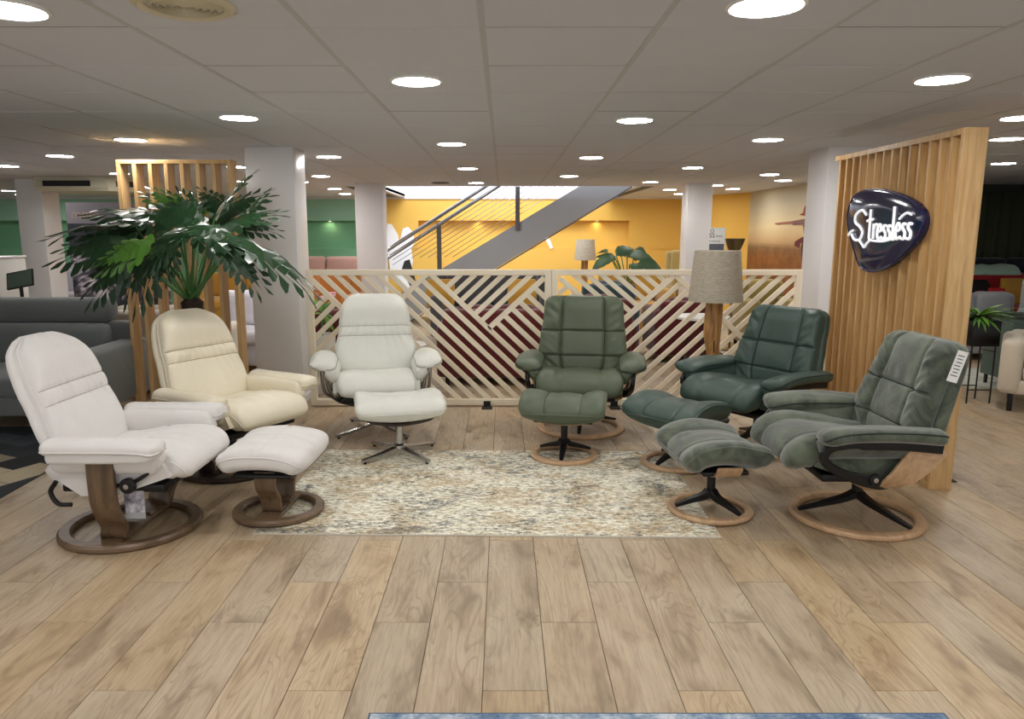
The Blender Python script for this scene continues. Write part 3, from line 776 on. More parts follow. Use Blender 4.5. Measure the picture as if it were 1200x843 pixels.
flat('figure_arm', [(636, 278), (640, 282), (645, 292), (648, 290), (645, 282), (640, 276)], BWHITE, wd_)
MUR = NT('mural_print'); tc = MUR.n('TexCoord'); sp = MUR.n('SeparateXYZ'); MUR.l(tc.outputs['Object'], sp.inputs[0]); z = sp.outputs['Z']
nzz = MUR.noise(tc.outputs['Object'], 1.4, 3); zz = MUR.math('ADD', z, MUR.math('MULTIPLY', nzz, .12))
mp = MUR.n('Mapping'); mp.inputs['Scale'].default_value = (1, 22, 9); MUR.l(tc.outputs['Object'], mp.inputs[0]); gr = MUR.noise(mp.outputs[0], 1.3, 4, .8)
sky = MUR.ramp(zz, [(.0, lin((150, 88, 36))), (.55, lin((188, 118, 52))), (.575, lin((176, 120, 66))), (.64, lin((186, 150, 106))), (.70, lin((206, 176, 130))), (.78, lin((216, 198, 156))), (.95, lin((186, 176, 152)))])
sky.node.color_ramp.interpolation = 'LINEAR'
m_ = MUR.ramp(z, [(.0, (1, 1, 1, 1)), (.56, (1, 1, 1, 1)), (.60, (0, 0, 0, 1))])
MUR.l(MUR.mix(MUR.math('MULTIPLY', MUR.math('MULTIPLY', m_, gr), 1.1), sky, lin((58, 30, 14))), MUR.b.inputs['Base Color']); MUR.b.inputs['Roughness'].default_value = .6; MUR = MUR.m
mu = thing('wall_mural', 'wall mural of a woman with outstretched arms in a golden field', 'mural', (4.368, 9.7, 0))
bm = bmesh.new(); box_bm(bm, (1, 1, 1), (0, .5, .5)); o = bm_obj('print', bm, MUR, mu); o.scale = (.018, 3.7, CEIL)
# (print is a unit box so that its object coordinates run 0..1 over the wall height)
SKN = M('mural_skin', (150, 96, 70), .7); HAIR = M('mural_hair', (132, 58, 26), .8); SHIRT = M('mural_shirt', (120, 84, 76), .8); SKIRT = M('mural_skirt', (96, 26, 34), .8); JEAN = M('mural_trousers', (60, 28, 34), .8)
MS = lambda x, y: atx(840 + x / 8.433, 230 + y / 8.433, 4.352) - Vector((4.368, 9.7, 0))
for nm, pts, m in (('woman_arm', [(565, 270), (600, 262), (740, 246), (752, 258), (752, 276), (640, 282), (600, 286)], SKN), ('woman_shirt', [(745, 246), (880, 222), (905, 222), (905, 420), (865, 420), (855, 330), (850, 284), (750, 286)], SHIRT),
                   ('woman_hair', [(905, 75), (880, 82), (860, 120), (852, 160), (815, 186), (850, 192), (880, 196), (905, 190)], HAIR), ('woman_skirt', [(850, 400), (800, 430), (770, 450), (765, 490), (810, 512), (820, 470), (850, 450)], SKIRT),
                   ('woman_legs', [(850, 410), (905, 400), (905, 715), (845, 715), (840, 600), (832, 500)], JEAN)):
    extrude_poly(nm, [MS(*q) for q in pts], (.008, 0, 0), m, mu)

# ------------------------------------------------------------ recliners and footstools
BLK = M('black_metal', (22, 22, 23), .38, 0.3, col2=(14, 14, 14))
CHR = M('chrome', (188, 188, 190), .2, 1.0)
WALNUT = M('walnut', (122, 99, 76), .38, kind='wood', col2=(86, 68, 50), axis='y', scale=.9)
WALNUT_Z = M('walnut_upright', (120, 97, 72), .38, kind='wood', col2=(84, 66, 48), axis='z', scale=.9)
DARKW = M('wenge', (58, 42, 34), .35, kind='wood', col2=(36, 26, 22), axis='x')
OAKB = M('oak_base', (204, 170, 132), .42, kind='wood', col2=(176, 140, 104), axis='x', scale=.8)
PAPER = M('paper', (238, 238, 235), .6)
INK = M('ink', (40, 40, 46), .6)

def ring_base(t, R0, wd, h, m, name='base_ring', z0=0.0):
    c = min(wd, h) * .3
    o = lathe(name, [(R0, z0 + c), (R0, z0 + h - c), (R0 - c, z0 + h), (R0 - wd + c, z0 + h), (R0 - wd, z0 + h - c), (R0 - wd, z0 + c), (R0 - wd + c, z0), (R0 - c, z0)], m, t, 72, closed=True)
    return o
def spokes(t, R0, hubz, m=None, angs=(270, 30, 150), ztip=.045):
    m = m or BLK
    for a in angs:
        a = R(a); d = Vector((math.cos(a), math.sin(a), 0))
        path = [d * .012 + Vector((0, 0, hubz - .02)), d * (R0 * .22) + Vector((0, 0, hubz - .045)), d * (R0 * .6) + Vector((0, 0, ztip + (hubz - ztip) * .28)), d * R0 + Vector((0, 0, ztip))]
        board('base_arm', path, (-d.y, d.x, 0), lambda s: .055 - .03 * s, lambda s: .04 - .024 * s, m, t, 12)
def hang_tag(t, p, size, m4, mat_img=None, tie=None):
    o = box('price_tag', (size[0], .002, size[1]), (0, 0, 0), PAPER, t); o.location = p; o.rotation_euler = m4
    return o

def round_back(t, st, fab, pip):
    """tall back with rounded head, head cushion and two cross seams"""
    if st == 'steel':
        spine = [(.33, 1.00), (.27, .85), (.20, .66), (.13, .50), (.10, .40)]
        W = [(0, .225), (.1, .245), (.42, .262), (.7, .295), (1, .28)]
    else:
        spine = [(.385, .985), (.33, .85), (.24, .65), (.16, .47), (.12, .39)]
        W = [(0, .19), (.12, .225), (.45, .262), (.75, .285), (1, .262)]
    s1, s2 = .42, .535
    def disp(s, u):
        d = .030 * math.exp(-((s - .22) / .17) ** 2) * (1 - .5 * u * u)
        d -= .009 * gs(s - s1, .013) + .007 * gs(s - s2, .011)
        d += .005 * math.exp(-((s - .478) / .035) ** 2)
        d += .014 * math.exp(-((s - .78) / .2) ** 2) * (1 - u * u)
        for q, sd in ((s1, 1), (s2, 2)):            # gathers running away from the seams
            k = s - q
            if -.05 < k < .30:
                d += .012 * math.exp(-abs(k) * (8 if k > 0 else 30)) * noise.noise(Vector((u * 8 + sd * 9 - u * k * 6, k * 2.2, sd)))
        d += rumple(s, u, .006, 2.2, 4, 3)
        return d
    # shell behind
    sh = Cushion([(y + .034, z - .004) for y, z in spine], [(a, b + .012) for a, b in W], .042, p=3.2, r0=.16, r1=.05, rw=.44 if st == 'steel' else .62, ns=30, nu=56)
    sh.build('back_shell', fab, t)
    bk = Cushion(spine, W, [(0, .052), (.25, .07), (.6, .056), (1, .05)], p=3.6, r0=.15, r1=.06, rw=.42 if st == 'steel' else .6, disp=disp, bend=lambda s, u: .018 * u * u * math.sin(PI * min(1, s * 1.1)), ns=90, nu=110)
    o = bk.build('backrest', fab, t)
    bk.seam('seam', ((s1, -.985), (s1, .985)), pip, o); bk.seam('seam', ((s2, -.985), (s2, .985)), pip, o)
    bk.edge('piping', .02, fab, o, .0045, t0=.012, t1=.97, n=60)

def wing_back(t, fab, pip, W0=.295, top=.96):
    spine = [(.27, top), (.245, top - .14), (.195, .66), (.145, .49), (.12, .40)]
    W = [(0, W0), (.3, W0 + .012), (.55, W0 + .03), (.8, W0 + .045), (1, W0 + .02)]
    hs, ls = .46, .78
    def vu(s): return .52 + (.04 * (hs - s) if s < hs else -.10 * (s - hs))
    def disp(s, u):
        a = vu(s); d = 0
        d -= .014 * gs(abs(u) - a, .04)
        d -= .012 * gs(s - hs - .012 * (1 if abs(u) > a else 0), .013)
        d -= .009 * gs(s - ls, .011)
        inner = abs(u) < a
        if inner:
            k = math.cos(u / a * PI / 2)
            d += .014 * k * (math.sin(PI * min(1, s / hs)) if s < hs else (.75 * math.sin(PI * (s - hs) / (ls - hs)) if s < ls else .5))
        else:
            k = math.sin(PI * min(1, (abs(u) - a) / (1 - a)))
            d += .018 * k * (math.sin(PI * min(1, s / hs)) ** .5 if s < hs else .9 * abs(math.sin(PI * min(1, (s - hs) / (ls - hs)))) ** .5)
            d += .013 * noise.noise(Vector((u * 2.5, s * 12 + abs(u) * 4, 4))) * k
        d += rumple(s, u, .005, 3, 5, 8)
        return d
    sh = Cushion([(y + .05, z - .005) for y, z in spine], [(a, b + .004) for a, b in W],   .04, p=5, r0=.06, r1=.05, rw=.3, ns=30, nu=56)
    sh.build('back_shell', fab, t)
    bk = Cushion(spine, W, [(0, .048), (.2, .062), (.7, .062), (1, .05)], p=4.4, r0=.06, r1=.05, rw=.30, disp=disp,
                 bend=lambda s, u: (.03 * u * u) * min(1, s * 2), ns=130, nu=230)
    o = bk.build('backrest', fab, t)
    for sg in (-1, 1):
        P = [bk.surf(s, sg * vu(s), .0020) for s in [i / 60 for i in range(2, 59)]]
        tube('seam', P, .0032, pip, o, 6)
        bk.seam('seam', ((hs + .012, sg * vu(hs)), (hs - .01, sg * .98)), pip, o)
        bk.seam('seam', ((ls, sg * vu(ls)), (ls + .02, sg * .96)), pip, o)
    bk.seam('seam', ((hs, -vu(hs)), (hs, vu(hs))), pip, o)
    bk.seam('seam', ((ls, -vu(ls)), (ls, vu(ls))), pip, o)

def seat_of(t, fab, pip, st):
    if st == 'wing':
        spine = [(.18, .385), (.0, .385), (-.2, .405), (-.32, .41), (-.395, .375), (-.41, .33)]
        W = [(0, .27), (.3, .29), (1, .305)]
        def disp(s, u):
            d = -.011 * gs(abs(u) - .5, .03)
            d += .012 * (math.cos(u / .5 * PI / 2) if abs(u) < .5 else .9 * math.sin(PI * min(1, (abs(u) - .5) / .5)))
            d += rumple(s, u, .005, 3, 3, 5)
            return d
        c = Cushion(spine, W, [(0, .06), (.5, .07), (.85, .078), (1, .07)], p=4.2, r0=.05, r1=.07, rw=.35, disp=disp, bend=lambda s, u: .040 * u * u * (1 if s > .5 else s * 2), ns=64, nu=96)
        o = c.build('seat', fab, t)
        for sg in (-1, 1): c.seam('seam', ((.15, sg * .5), (.97, sg * .5)), pip, o, n=40)
    else:
        spine = [(.18, .375), (.0, .38), (-.15, .395), (-.28, .402), (-.36, .375), (-.385, .33)]
        W = [(0, .265), (.4, .27), (1, .275)]
        def disp(s, u):
            d = .016 * (1 - u * u) * math.sin(PI * min(1, s)) - .010 * gs(s - .52, .02)
            d += .010 * noise.noise(Vector((u * 9, s * 3, 2))) * math.exp(-((s - .55) / .2) ** 2)
            return d + rumple(s, u, .006, 2.5, 4, 6)
        c = Cushion(spine, W, [(0, .06), (.5, .07), (.85, .08), (1, .068)], p=3.8, r0=.05, r1=.075, rw=.35, disp=disp, bend=lambda s, u: (.034 if st == 'steel' else .018) * u * u, ns=64, nu=96)
        o = c.build('seat', fab, t)
        c.edge('piping', .35, fab, o, .004, t0=.1, t1=.985, n=40)

def arm_of(t, sg, st, fab, pip, zt=.56):
    if st in ('wing', 'steel'):
        m4 = Matrix.Translation((sg * .366, 0, zt - .036)) @ Matrix.Rotation(sg * R(-9), 4, 'Y')
        pad = Cushion([(.20, -.012), (.0, .004), (-.2, .006), (-.32, -.008), (-.372, -.03)], [(0, .07), (.6, .095), (1, .095)], .034 if st == 'wing' else .027, p=2.8, r0=.035, r1=.05, rw=.9, mat4=m4, ns=30, nu=48, asp=2,
                      disp=lambda s, u: .008 * (1 - u * u) + rumple(s, u, .004, 2, 4, sg))
        o = pad.build('armrest', fab, t)
        pad.edge('piping', .42, pip, o, .004, t0=.03, t1=.985)
        inn = Cushion([(.16, 0), (-.05, .0), (-.26, -.002), (-.36, -.015)], .048, .084, p=2.3, r0=.03, r1=.05, rw=.5, ns=26, nu=44, asp=1,
                      mat4=Matrix.Translation((sg * .322, 0, zt - .088)) @ Matrix.Rotation(sg * R(34), 4, 'Y'))
        inn.build('armrest_lining', fab, t)
    else:
        zt2 = zt + (.01 if st == 'steel' else 0)
        roll = -10 if st == 'steel' else 0
        m4 = Matrix.Translation((sg * .355, 0, zt2 - .028)) @ Matrix.Rotation(sg * R(roll), 4, 'Y')
        pad = Cushion([(.175, 0.0), (-.06, .002), (-.26, .0), (-.36, -.012)], [(0, .066), (.7, .07), (1, .074)], .030, p=3.0, r0=.03, r1=.035, rw=1.0, mat4=m4, ns=30, nu=48, asp=2.3,
                      disp=lambda s, u: .008 * (1 - u * u) + rumple(s, u, .003, 2, 4, sg))
        o = pad.build('armrest', fab, t)
        pad.edge('piping', -.3, fab, o, .0045, t0=.03, t1=.985)
        low = Cushion([(.155, 0.0), (-.06, .0), (-.26, .004), (-.345, .012)], [(0, .058), (1, .066)], [(0, .030), (.8, .028), (1, .024)], p=4.5, r0=.015, r1=.03, rw=1.0, ns=16, nu=40, asp=2.3,
                      mat4=Matrix.Translation((sg * .352, 0, zt2 - .066)) @ Matrix.Rotation(sg * R(roll), 4, 'Y'))
        low.build('armrest_base', fab, t)
        inn = Cushion([(.18, 0), (-.05, 0), (-.24, -.002), (-.33, -.012)], .044, .078, p=2.8, r0=.03, r1=.05, rw=.5, ns=26, nu=44, asp=1,
                      mat4=Matrix.Translation((sg * .296, 0, zt2 - .09)))
        inn.build('armrest_lining', fab, t)

def recliner(name, label, st, fab, pip, ringm, wood, loc, rz, top=.96, base_rot=0, W0=.295):
    t = thing(name, label, 'recliner', loc, R(rz))
    if st == 'wing':
        wing_back(t, fab, pip, W0=W0, top=top)
    else:
        round_back(t, st, fab, pip)
    seat_of(t, fab, pip, st)
    for sg in (-1, 1): arm_of(t, sg, st, fab, pip, .575 if st == 'wing' else (.60 if st == 'steel' else .552))
    # fabric side panels and under-seat pan
    for sg in (-1, 1):
        pts = [(sg * .302, y, z) for y, z in ((.18, .50), (-.30, .47), (-.36, .37), (-.12, .285), (.06, .275), (.15, .34))]
        extrude_poly('side_panel', pts, (-sg * .03, 0, 0), fab, t)
    b2('seat_pan', -.25, .25, -.30, .18, .275, .315, BLK, t, .01)
    lathe('swivel_column', [(.045, .30), (.05, .27), (.03, .25), (.027, .115 if st == 'wing' else .06)], BLK if st != 'steel' else CHR, t, 24)
    if st == 'round':
        tb = [(0.0, 0, .027), (.12, 0, .027)]
        ring_base(t, .332, .066, .036, ringm)
        lathe('base_pad', [(.318, 0), (.322, .004), (.28, .004), (.28, 0)], BLK, t, 48, closed=True)
        board('base_crossbar', [(-.30, 0, .028), (0, 0, .030), (.30, 0, .028)], (0, 1, 0), .15, .020, wood, t)
        for sg in (-1, 1):
            P = [(sg * .335, -.06, .505), (sg * .338, -.06, .36), (sg * .330, -.06, .25), (sg * .29, -.055, .17), (sg * .24, -.045, .11), (sg * .225, -.035, .06), (sg * .19, -.02, .041), (sg * .08, .0, .040)]
            board('side_leg', P, (0, 1, 0), .125, .026, wood, t, 36)
            tube('recline_frame', [(sg * .318, -.31, .47), (sg * .322, -.285, .41), (sg * .322, -.18, .345), (sg * .322, -.02, .325)], .0095, BLK, t, 8, 20)
            tube('tilt_stop', [(sg * .318, .16, .35), (sg * .318, .19, .30), (sg * .318, .16, .245), (sg * .318, .10, .24)], .011, BLK, t, 8, 20)
            k = lathe('tension_knob', [(.0, .0), (.028, .0), (.036, .006), (.036, .024), (.03, .03), (.0, .031)], BLK, t, 24); k.location = (sg * .325, -.18, .340); k.rotation_euler = (0, sg * PI / 2, 0)
            k2 = lathe('knob_cap', [(.0, .0), (.012, .0), (.012, .004), (.0, .005)], CHR, k, 16); k2.location = (0, 0, .031)
        c = Cushion([(.27, .40), (.22, .34), (.14, .27)], .22, .05, p=4, r0=.03, r1=.03, ns=14, nu=30); c.build('rear_skirt', fab, t)
    elif st == 'steel':
        star(t, .365, .075, base_rot)
        board('seat_frame', [(-.33, -.02, .36), (-.30, -.02, .285), (-.2, -.02, .243), (0, -.02, .232), (.2, -.02, .243), (.30, -.02, .285), (.33, -.02, .36)], (0, 1, 0), .30, .018, wood, t, 36)
        for sg in (-1, 1):
            tube('arm_bracket', [(sg * .375, -.33, .535), (sg * .372, -.30, .44), (sg * .36, -.24, .35), (sg * .30, -.15, .285)], .013, CHR, t, 10, 24)
            tube('arm_bracket', [(sg * .36, -.36, .535), (sg * .345, -.32, .46), (sg * .335, -.26, .38), (sg * .29, -.18, .30)], .010, CHR, t, 10, 24)
            board('arm_upright', [(sg * .365, .10, .53), (sg * .362, .02, .42), (sg * .345, -.04, .33), (sg * .29, -.06, .28)], (0, 1, 0), .07, .022, BLK, t, 20)
    else:
        ring_base(t, .33, .058, .030, ringm)
        spokes(t, .30, .15)
        P = [(-.352, .17, .50), (-.356, .09, .40), (-.335, .02, .315), (-.27, -.02, .258), (-.12, -.03, .238), (0, -.03, .236), (.12, -.03, .238), (.27, -.02, .258), (.335, .02, .315), (.356, .09, .40), (.352, .17, .50)]
        board('seat_frame', P, (0, 1, .15), lambda s: .13 + .02 * math.cos(2 * PI * s), .018, wood, t, 60)
        for sg in (-1, 1):
            P = [(sg * .372, .19, .484), (sg * .374, .02, .500), (sg * .374, -.19, .505), (sg * .373, -.315, .488), (sg * .370, -.355, .44), (sg * .364, -.31, .385), (sg * .352, -.20, .335), (sg * .33, -.08, .295), (sg * .27, .0, .275)]
            board('arm_bracket', P, (1, 0, 0), .03, lambda s: .056 if s < .38 else (.040 if s < .75 else .050), BLK, t, 44)
            k = lathe('tension_knob', [(.0, .0), (.026, .0), (.03, .006), (.026, .016), (.0, .018)], BLK, t, 24); k.location = (sg * .350, -.10, .325); k.rotation_euler = (0, sg * PI / 2, 0)
            k2 = lathe('knob_cap', [(.0, .0), (.012, .0), (.012, .004), (.0, .005)], CHR, k, 16); k2.location = (0, 0, .018)
    return t

def star(t, R0, hub, rot):
    lathe('base_hub', [(.024, .232), (.024, hub + .01), (.042, hub), (.042, hub - .03), (.02, hub - .035)], CHR, t, 24)
    for k in range(4):
        a = R(rot + 90 * k); d = Vector((math.cos(a), math.sin(a), 0))
        board('base_arm', [d * .02 + Vector((0, 0, hub - .014)), d * (R0 * .5) + Vector((0, 0, hub * .5)), d * R0 + Vector((0, 0, .020))], (-d.y, d.x, 0), lambda s: .040 - .010 * s, .018, CHR, t)
        lathe('foot', [(.011, 0), (.011, .014)], BLK, t, 12, c=tuple(d * (R0 - .02)))

def footstool(name, label, st, fab, pip, ringm, wood, loc, rz, base_rot=0):
    t = thing(name, label, 'footstool', loc, R(rz))
    if st == 'wing':
        spine = [(.185, .30), (.14, .335), (.0, .36), (-.13, .345), (-.205, .285)]
        def disp(s, u):
            d = -.010 * gs(abs(u) - .42, .03) + .010 * (math.cos(u / .42 * PI / 2) if abs(u) < .42 else .9 * math.sin(PI * min(1, (abs(u) - .42) / .58)))
            return d + rumple(s, u, .005, 4, 4, 12)
        c = Cushion(spine, .272, .064, p=4.2, r0=.05, r1=.06, rw=.3, disp=disp, bend=lambda s, u: .052 * u * u - .016, ns=56, nu=100)
        o = c.build('cushion', fab, t)
        for sg in (-1, 1): c.seam('seam', ((.04, sg * .42), (.96, sg * .42)), pip, o, n=36)
        c.edge('piping', .45, fab, o, .0055, t0=.03, t1=.97)
        ring_base(t, .222, .045, .026, ringm); spokes(t, .19, .125, ztip=.034)
        lathe('swivel_column', [(.04, .24), (.045, .232), (.024, .22), (.021, .09)], BLK, t, 24)
        board('cushion_frame', [(-.235, 0, .305), (-.20, 0, .262), (-.11, 0, .236), (0, 0, .230), (.11, 0, .236), (.20, 0, .262), (.235, 0, .305)], (0, 1, 0), .13, .015, wood, t, 30)
        b2('cushion_plate', -.19, .19, -.12, .12, .25, .275, BLK, t, .008)
    elif st == 'steel':
        c = Cushion([(.195, .325), (.12, .34), (-.02, .35), (-.15, .335), (-.205, .29)], .285, .062, p=4.6, r0=.05, r1=.06, rw=.25, bend=lambda s, u: .045 * u * u - .014,
                    disp=lambda s, u: .008 * (1 - u * u) + rumple(s, u, .005, 4, 4, 12) - .006 * gs(s - .5, .03) * (1 if abs(u) < .95 else 0), ns=56, nu=100)
        o = c.build('cushion', fab, t); c.edge('piping', .3, fab, o, .004, t0=.03, t1=.97)
        board('cushion_frame', [(-.23, 0, .29), (-.17, 0, .256), (0, 0, .234), (.17, 0, .256), (.23, 0, .29)], (0, 1, 0), .26, .018, wood, t, 24)
        star(t, .30, .07, base_rot)
    else:
        c = Cushion([(.215, .295), (.14, .33), (0, .34), (-.13, .325), (-.205, .285)], .262, .064, p=4, r0=.05, r1=.06, rw=.4, bend=lambda s, u: .018 * u * u,
                    disp=lambda s, u: .016 * (1 - u * u) * math.sin(PI * s) - .007 * gs(u, .04) - .007 * gs(s - .5, .02) + rumple(s, u, .007, 4, 4, 12), ns=56, nu=100)
        o = c.build('cushion', fab, t); c.edge('piping', .25, fab, o, .0045, t0=.03, t1=.97)
        ring_base(t, .235, .055, .034, ringm)
        lathe('base_pad', [(.222, 0), (.225, .004), (.20, .004), (.20, 0)], BLK, t, 48, closed=True)
        board('base_crossbar', [(-.19, 0, .026), (0, 0, .028), (.19, 0, .026)], (0, 1, 0), .12, .018, wood, t)
        for sg in (-1, 1):
            board('side_leg', [(sg * .175, 0, .275), (sg * .178, 0, .23), (sg * .165, 0, .18), (sg * .115, 0, .12), (sg * .10, 0, .06), (sg * .08, 0, .042), (sg * .03, 0, .038)], (0, 1, 0), .105, .024, wood, t, 30)
        b2('cushion_plate', -.22, .22, -.15, .15, .252, .272, BLK, t, .008)
    return t

WHF = M('white_fabric', (228, 225, 222), .9, kind='fabric', col2=(208, 204, 200))
WHF_P = M('white_seam', (190, 182, 172), .9)
CRL = M('cream_leather', (230, 221, 198), .42, kind='leather', col2=(213, 202, 176))
CRL_P = M('cream_seam', (178, 163, 128), .7)
WHL = M('white_leather', (222, 222, 212), .42, kind='leather', col2=(200, 200, 190))
WHL_P = M('white_leather_seam', (168, 168, 158), .7)
GRL = M('green_leather', (84, 94, 73), .46, kind='leather', col2=(70, 80, 62))
GRL_P = M('green_seam', (38, 46, 38), .7)
DGL = M('dark_green_leather', (58, 78, 69), .44, kind='leather', col2=(46, 64, 57))
DGL_P = M('dark_green_seam', (24, 36, 32), .7)
VEL = M('grey_green_velvet', (80, 88, 72), .85, kind='velvet', col2=(48, 56, 46))
VEL_P = M('velvet_seam', (38, 46, 40), .9)

A1 = recliner('recliner', 'white fabric recliner with round walnut base and a small photo tag, nearest on the left', 'round', WHF, WHF_P, WALNUT, WALNUT_Z, (-1.87, 3.55, 0), 89)
A2 = recliner('recliner', 'cream leather recliner with rounded back behind the white fabric one', 'round', CRL, CRL_P, DARKW, DARKW, (-1.71, 4.52, 0), 60)
B1 = recliner('recliner', 'white leather recliner on chrome star base in front of the lattice screen', 'steel', WHL, WHL_P, CHR, DARKW, (-.945, 5.43, 0), 10, base_rot=35)
C1 = recliner('recliner', 'sage green leather recliner in the middle of the lattice screen', 'wing', GRL, GRL_P, OAKB, OAKB, (.585, 5.47, 0), -8, top=.985)
C2 = recliner('recliner', 'dark green leather recliner beside the tall floor lamp', 'wing', DGL, DGL_P, OAKB, OAKB, (1.76, 5.0, 0), -57, W0=.275)
D1 = recliner('recliner', 'grey-green velvet recliner with light oak ring base, nearest on the right', 'wing', VEL, VEL_P, OAKB, OAKB, (1.84, 3.69, 0), -90, W0=.272)
footstool('footstool', 'white fabric footstool with round walnut base', 'round', WHF, WHF_P, WALNUT, WALNUT_Z, (-1.19, 3.75, 0.008), 87)
footstool('footstool', 'white leather footstool on chrome star base', 'steel', WHL, WHL_P, CHR, DARKW, (-.69, 4.765, 0.009), 13, base_rot=33)
footstool('footstool', 'sage green leather footstool in front of the middle green recliner', 'wing', GRL, GRL_P, OAKB, OAKB, (.400, 4.735, 0.009), -10)
footstool('footstool', 'dark green leather footstool at the far right corner of the rug', 'wing', DGL, DGL_P, OAKB, OAKB, (1.10, 4.58, 0.008), -48)
footstool('footstool', 'grey-green velvet footstool in front of the velvet recliner', 'wing', VEL, VEL_P, OAKB, OAKB, (1.10, 3.765, 0.008), -84)

# tags on the recliners
PHOTO = NT('photo_print'); f = PHOTO.noise(PHOTO.coord((1, 1, 1)), 22, 4, .6); PHOTO.l(PHOTO.ramp(f, [(.35, lin((70, 66, 84))), (.55, lin((190, 188, 202))), (.7, lin((236, 236, 240)))]), PHOTO.b.inputs['Base Color']); PHOTO.b.inputs['Roughness'].default_value = .35; PHOTO = PHOTO.m
t = thing('hang_tag', 'small photo tag hanging under the white fabric recliner', 'tag', tuple(atz(158, 592, .19) + Vector((0, 0, 0))), R(0))
t.location = aty(158, 590, 3.29); b2('card', -.046, .046, -.001, .001, -.045, .06, PHOTO, t); b2('caption_strip', -.046, .046, -.0012, .0012, -.075, -.045, M('grey_strip', (170, 172, 178), .4), t)
t = thing('price_tag', 'white price tag hanging from the back of the velvet recliner', 'tag', tuple(aty(1122, 430, 3.36)), R(-20))
o = b2('card', -.022, .022, -.001, .001, -.075, .075, PAPER, t); o.rotation_euler = (0, R(14), 0)
for k in range(7):
    q = b2('print_line', -.015 + .002 * (k % 3), .013 - .003 * (k % 2), -.0016, -.001, .05 - k * .016, .054 - k * .016, INK, t); q.rotation_euler = (0, R(14), 0)
t2 = thing('price_tag', 'white price tag at the right edge of the dark green recliner back', 'tag', tuple(aty(966, 385, 5.06)), R(-30))
b2('card', -.012, .012, -.001, .001, -.09, .09, M('tag_grey', (196, 198, 206), .5), t2)

# ------------------------------------------------------------ big leafy plant
LEAF = M('leaf_dark', (30, 60, 32), .32, col2=(16, 38, 20), scale=.6, spec=.5); LEAF2 = M('leaf_light', (78, 122, 44), .3, col2=(48, 92, 34)); STEM = M('petiole_green', (66, 108, 50), .4, col2=(48, 84, 38)); POT = M('pot_white', (222, 220, 214), .4); SOIL = M('crown_fibre', (42, 26, 18), .95)
def leaf_mesh(L, Wd, lobes, seed, m, tri=False):
    rnd = random.Random(seed); bm = bmesh.new()
    def P(x, y):
        r2 = (x * x) / (L * L); droop = -.22 * L * r2 - .22 * (abs(y) ** 1.6) / (Wd + .01) ** .6
        return Vector((x, y, droop + .02 * L * math.sin(9 * x / L + 4 * y / Wd)))
    for sg in (-1, 1):
        for k in range(lobes):
            s0, s1 = k / lobes, (k + 1) / lobes; sm = (s0 + s1) / 2
            prof = math.sin(PI * min(1, (.16 + sm * .84))) ** .75 * Wd * (1 + .15 * rnd.uniform(-1, 1)) + .05 * L
            x0, x1, xm = L * s0 * .96 - .06 * L, L * s1 * .96 - .06 * L, L * sm
            sweep = (.10 + .30 * sm) * L * (1 if k else -.6)
            root = .50 * prof + .014
            a, b = (x0 + .2 * sweep * .2, root * sg), (x1 + .2 * sweep * .2, root * sg)
            t_ = (xm + sweep, prof * sg); w1 = (x1 - x0) * 1.25
            mid1 = (xm + sweep * .55 - w1 * .5, prof * .58 * sg); mid2 = (xm + sweep * .55 + w1 * .5, prof * .58 * sg)
            c1 = (xm + sweep * .85 - w1 * .36, prof * .90 * sg); c2 = (xm + sweep * .85 + w1 * .34, prof * .90 * sg)
            V = [bm.verts.new(P(*q)) for q in ((x0, 0), (x1, 0), b, mid2, c2, t_, c1, mid1, a)]
            V[4].co.z += .006; V[6].co.z -= .004
            for f in ((0, 1, 2, 8), (8, 2, 3, 7), (7, 3, 4, 6), (6, 4, 5)): bm.faces.new([V[q] for q in f])
    V = [bm.verts.new(P(*q)) for q in ((L * .88, -.03 * L), (L * 1.08, 0), (L * .88, .03 * L))]; bm.faces.new(V)
    bmesh.ops.remove_doubles(bm, verts=bm.verts[:], dist=.0004)
    for f in bm.faces:
        if f.normal.z < 0: f.normal_flip()
    me = bpy.data.meshes.new('leaf'); bm.to_mesh(me); bm.free(); me.materials.append(m)
    return me
def place_leaf(par, base, tip, mesh, L, roll=0, up=Vector((0, -.45, 1))):
    d = (tip - base); k = d.length / L; x = d.normalized(); y = up.cross(x).normalized(); z = x.cross(y)
    m4 = Matrix((x, y, z)).transposed().to_4x4() @ Matrix.Rotation(roll, 4, 'X') @ Matrix.Scale(k, 4)
    o = link('leaf', mesh, None, par); o.matrix_local = Matrix.Translation(base - par.location) @ m4
    sm = o.modifiers.new('t', 'SOLIDIFY'); sm.thickness = .0012
    return o
PY = 5.15
crown = aty(225, 350, PY)
t = thing('potted_plant', 'large philodendron with deeply cut dark leaves behind the cream recliner', 'plant', (crown.x, crown.y, 0))
lathe('pot', [(.13, 0), (.15, .02), (.19, .5), (.2, .84), (.185, .84), (.175, .80), (.001, .80)], POT, t, 40)
lathe('trunk', [(.075, .79), (.085, .85), (.07, .95), (.075, .99), (.045, 1.02), (.01, 1.03)], SOIL, t, 14)
LV = [leaf_mesh(1, .36, 7, s, LEAF) for s in range(4)]
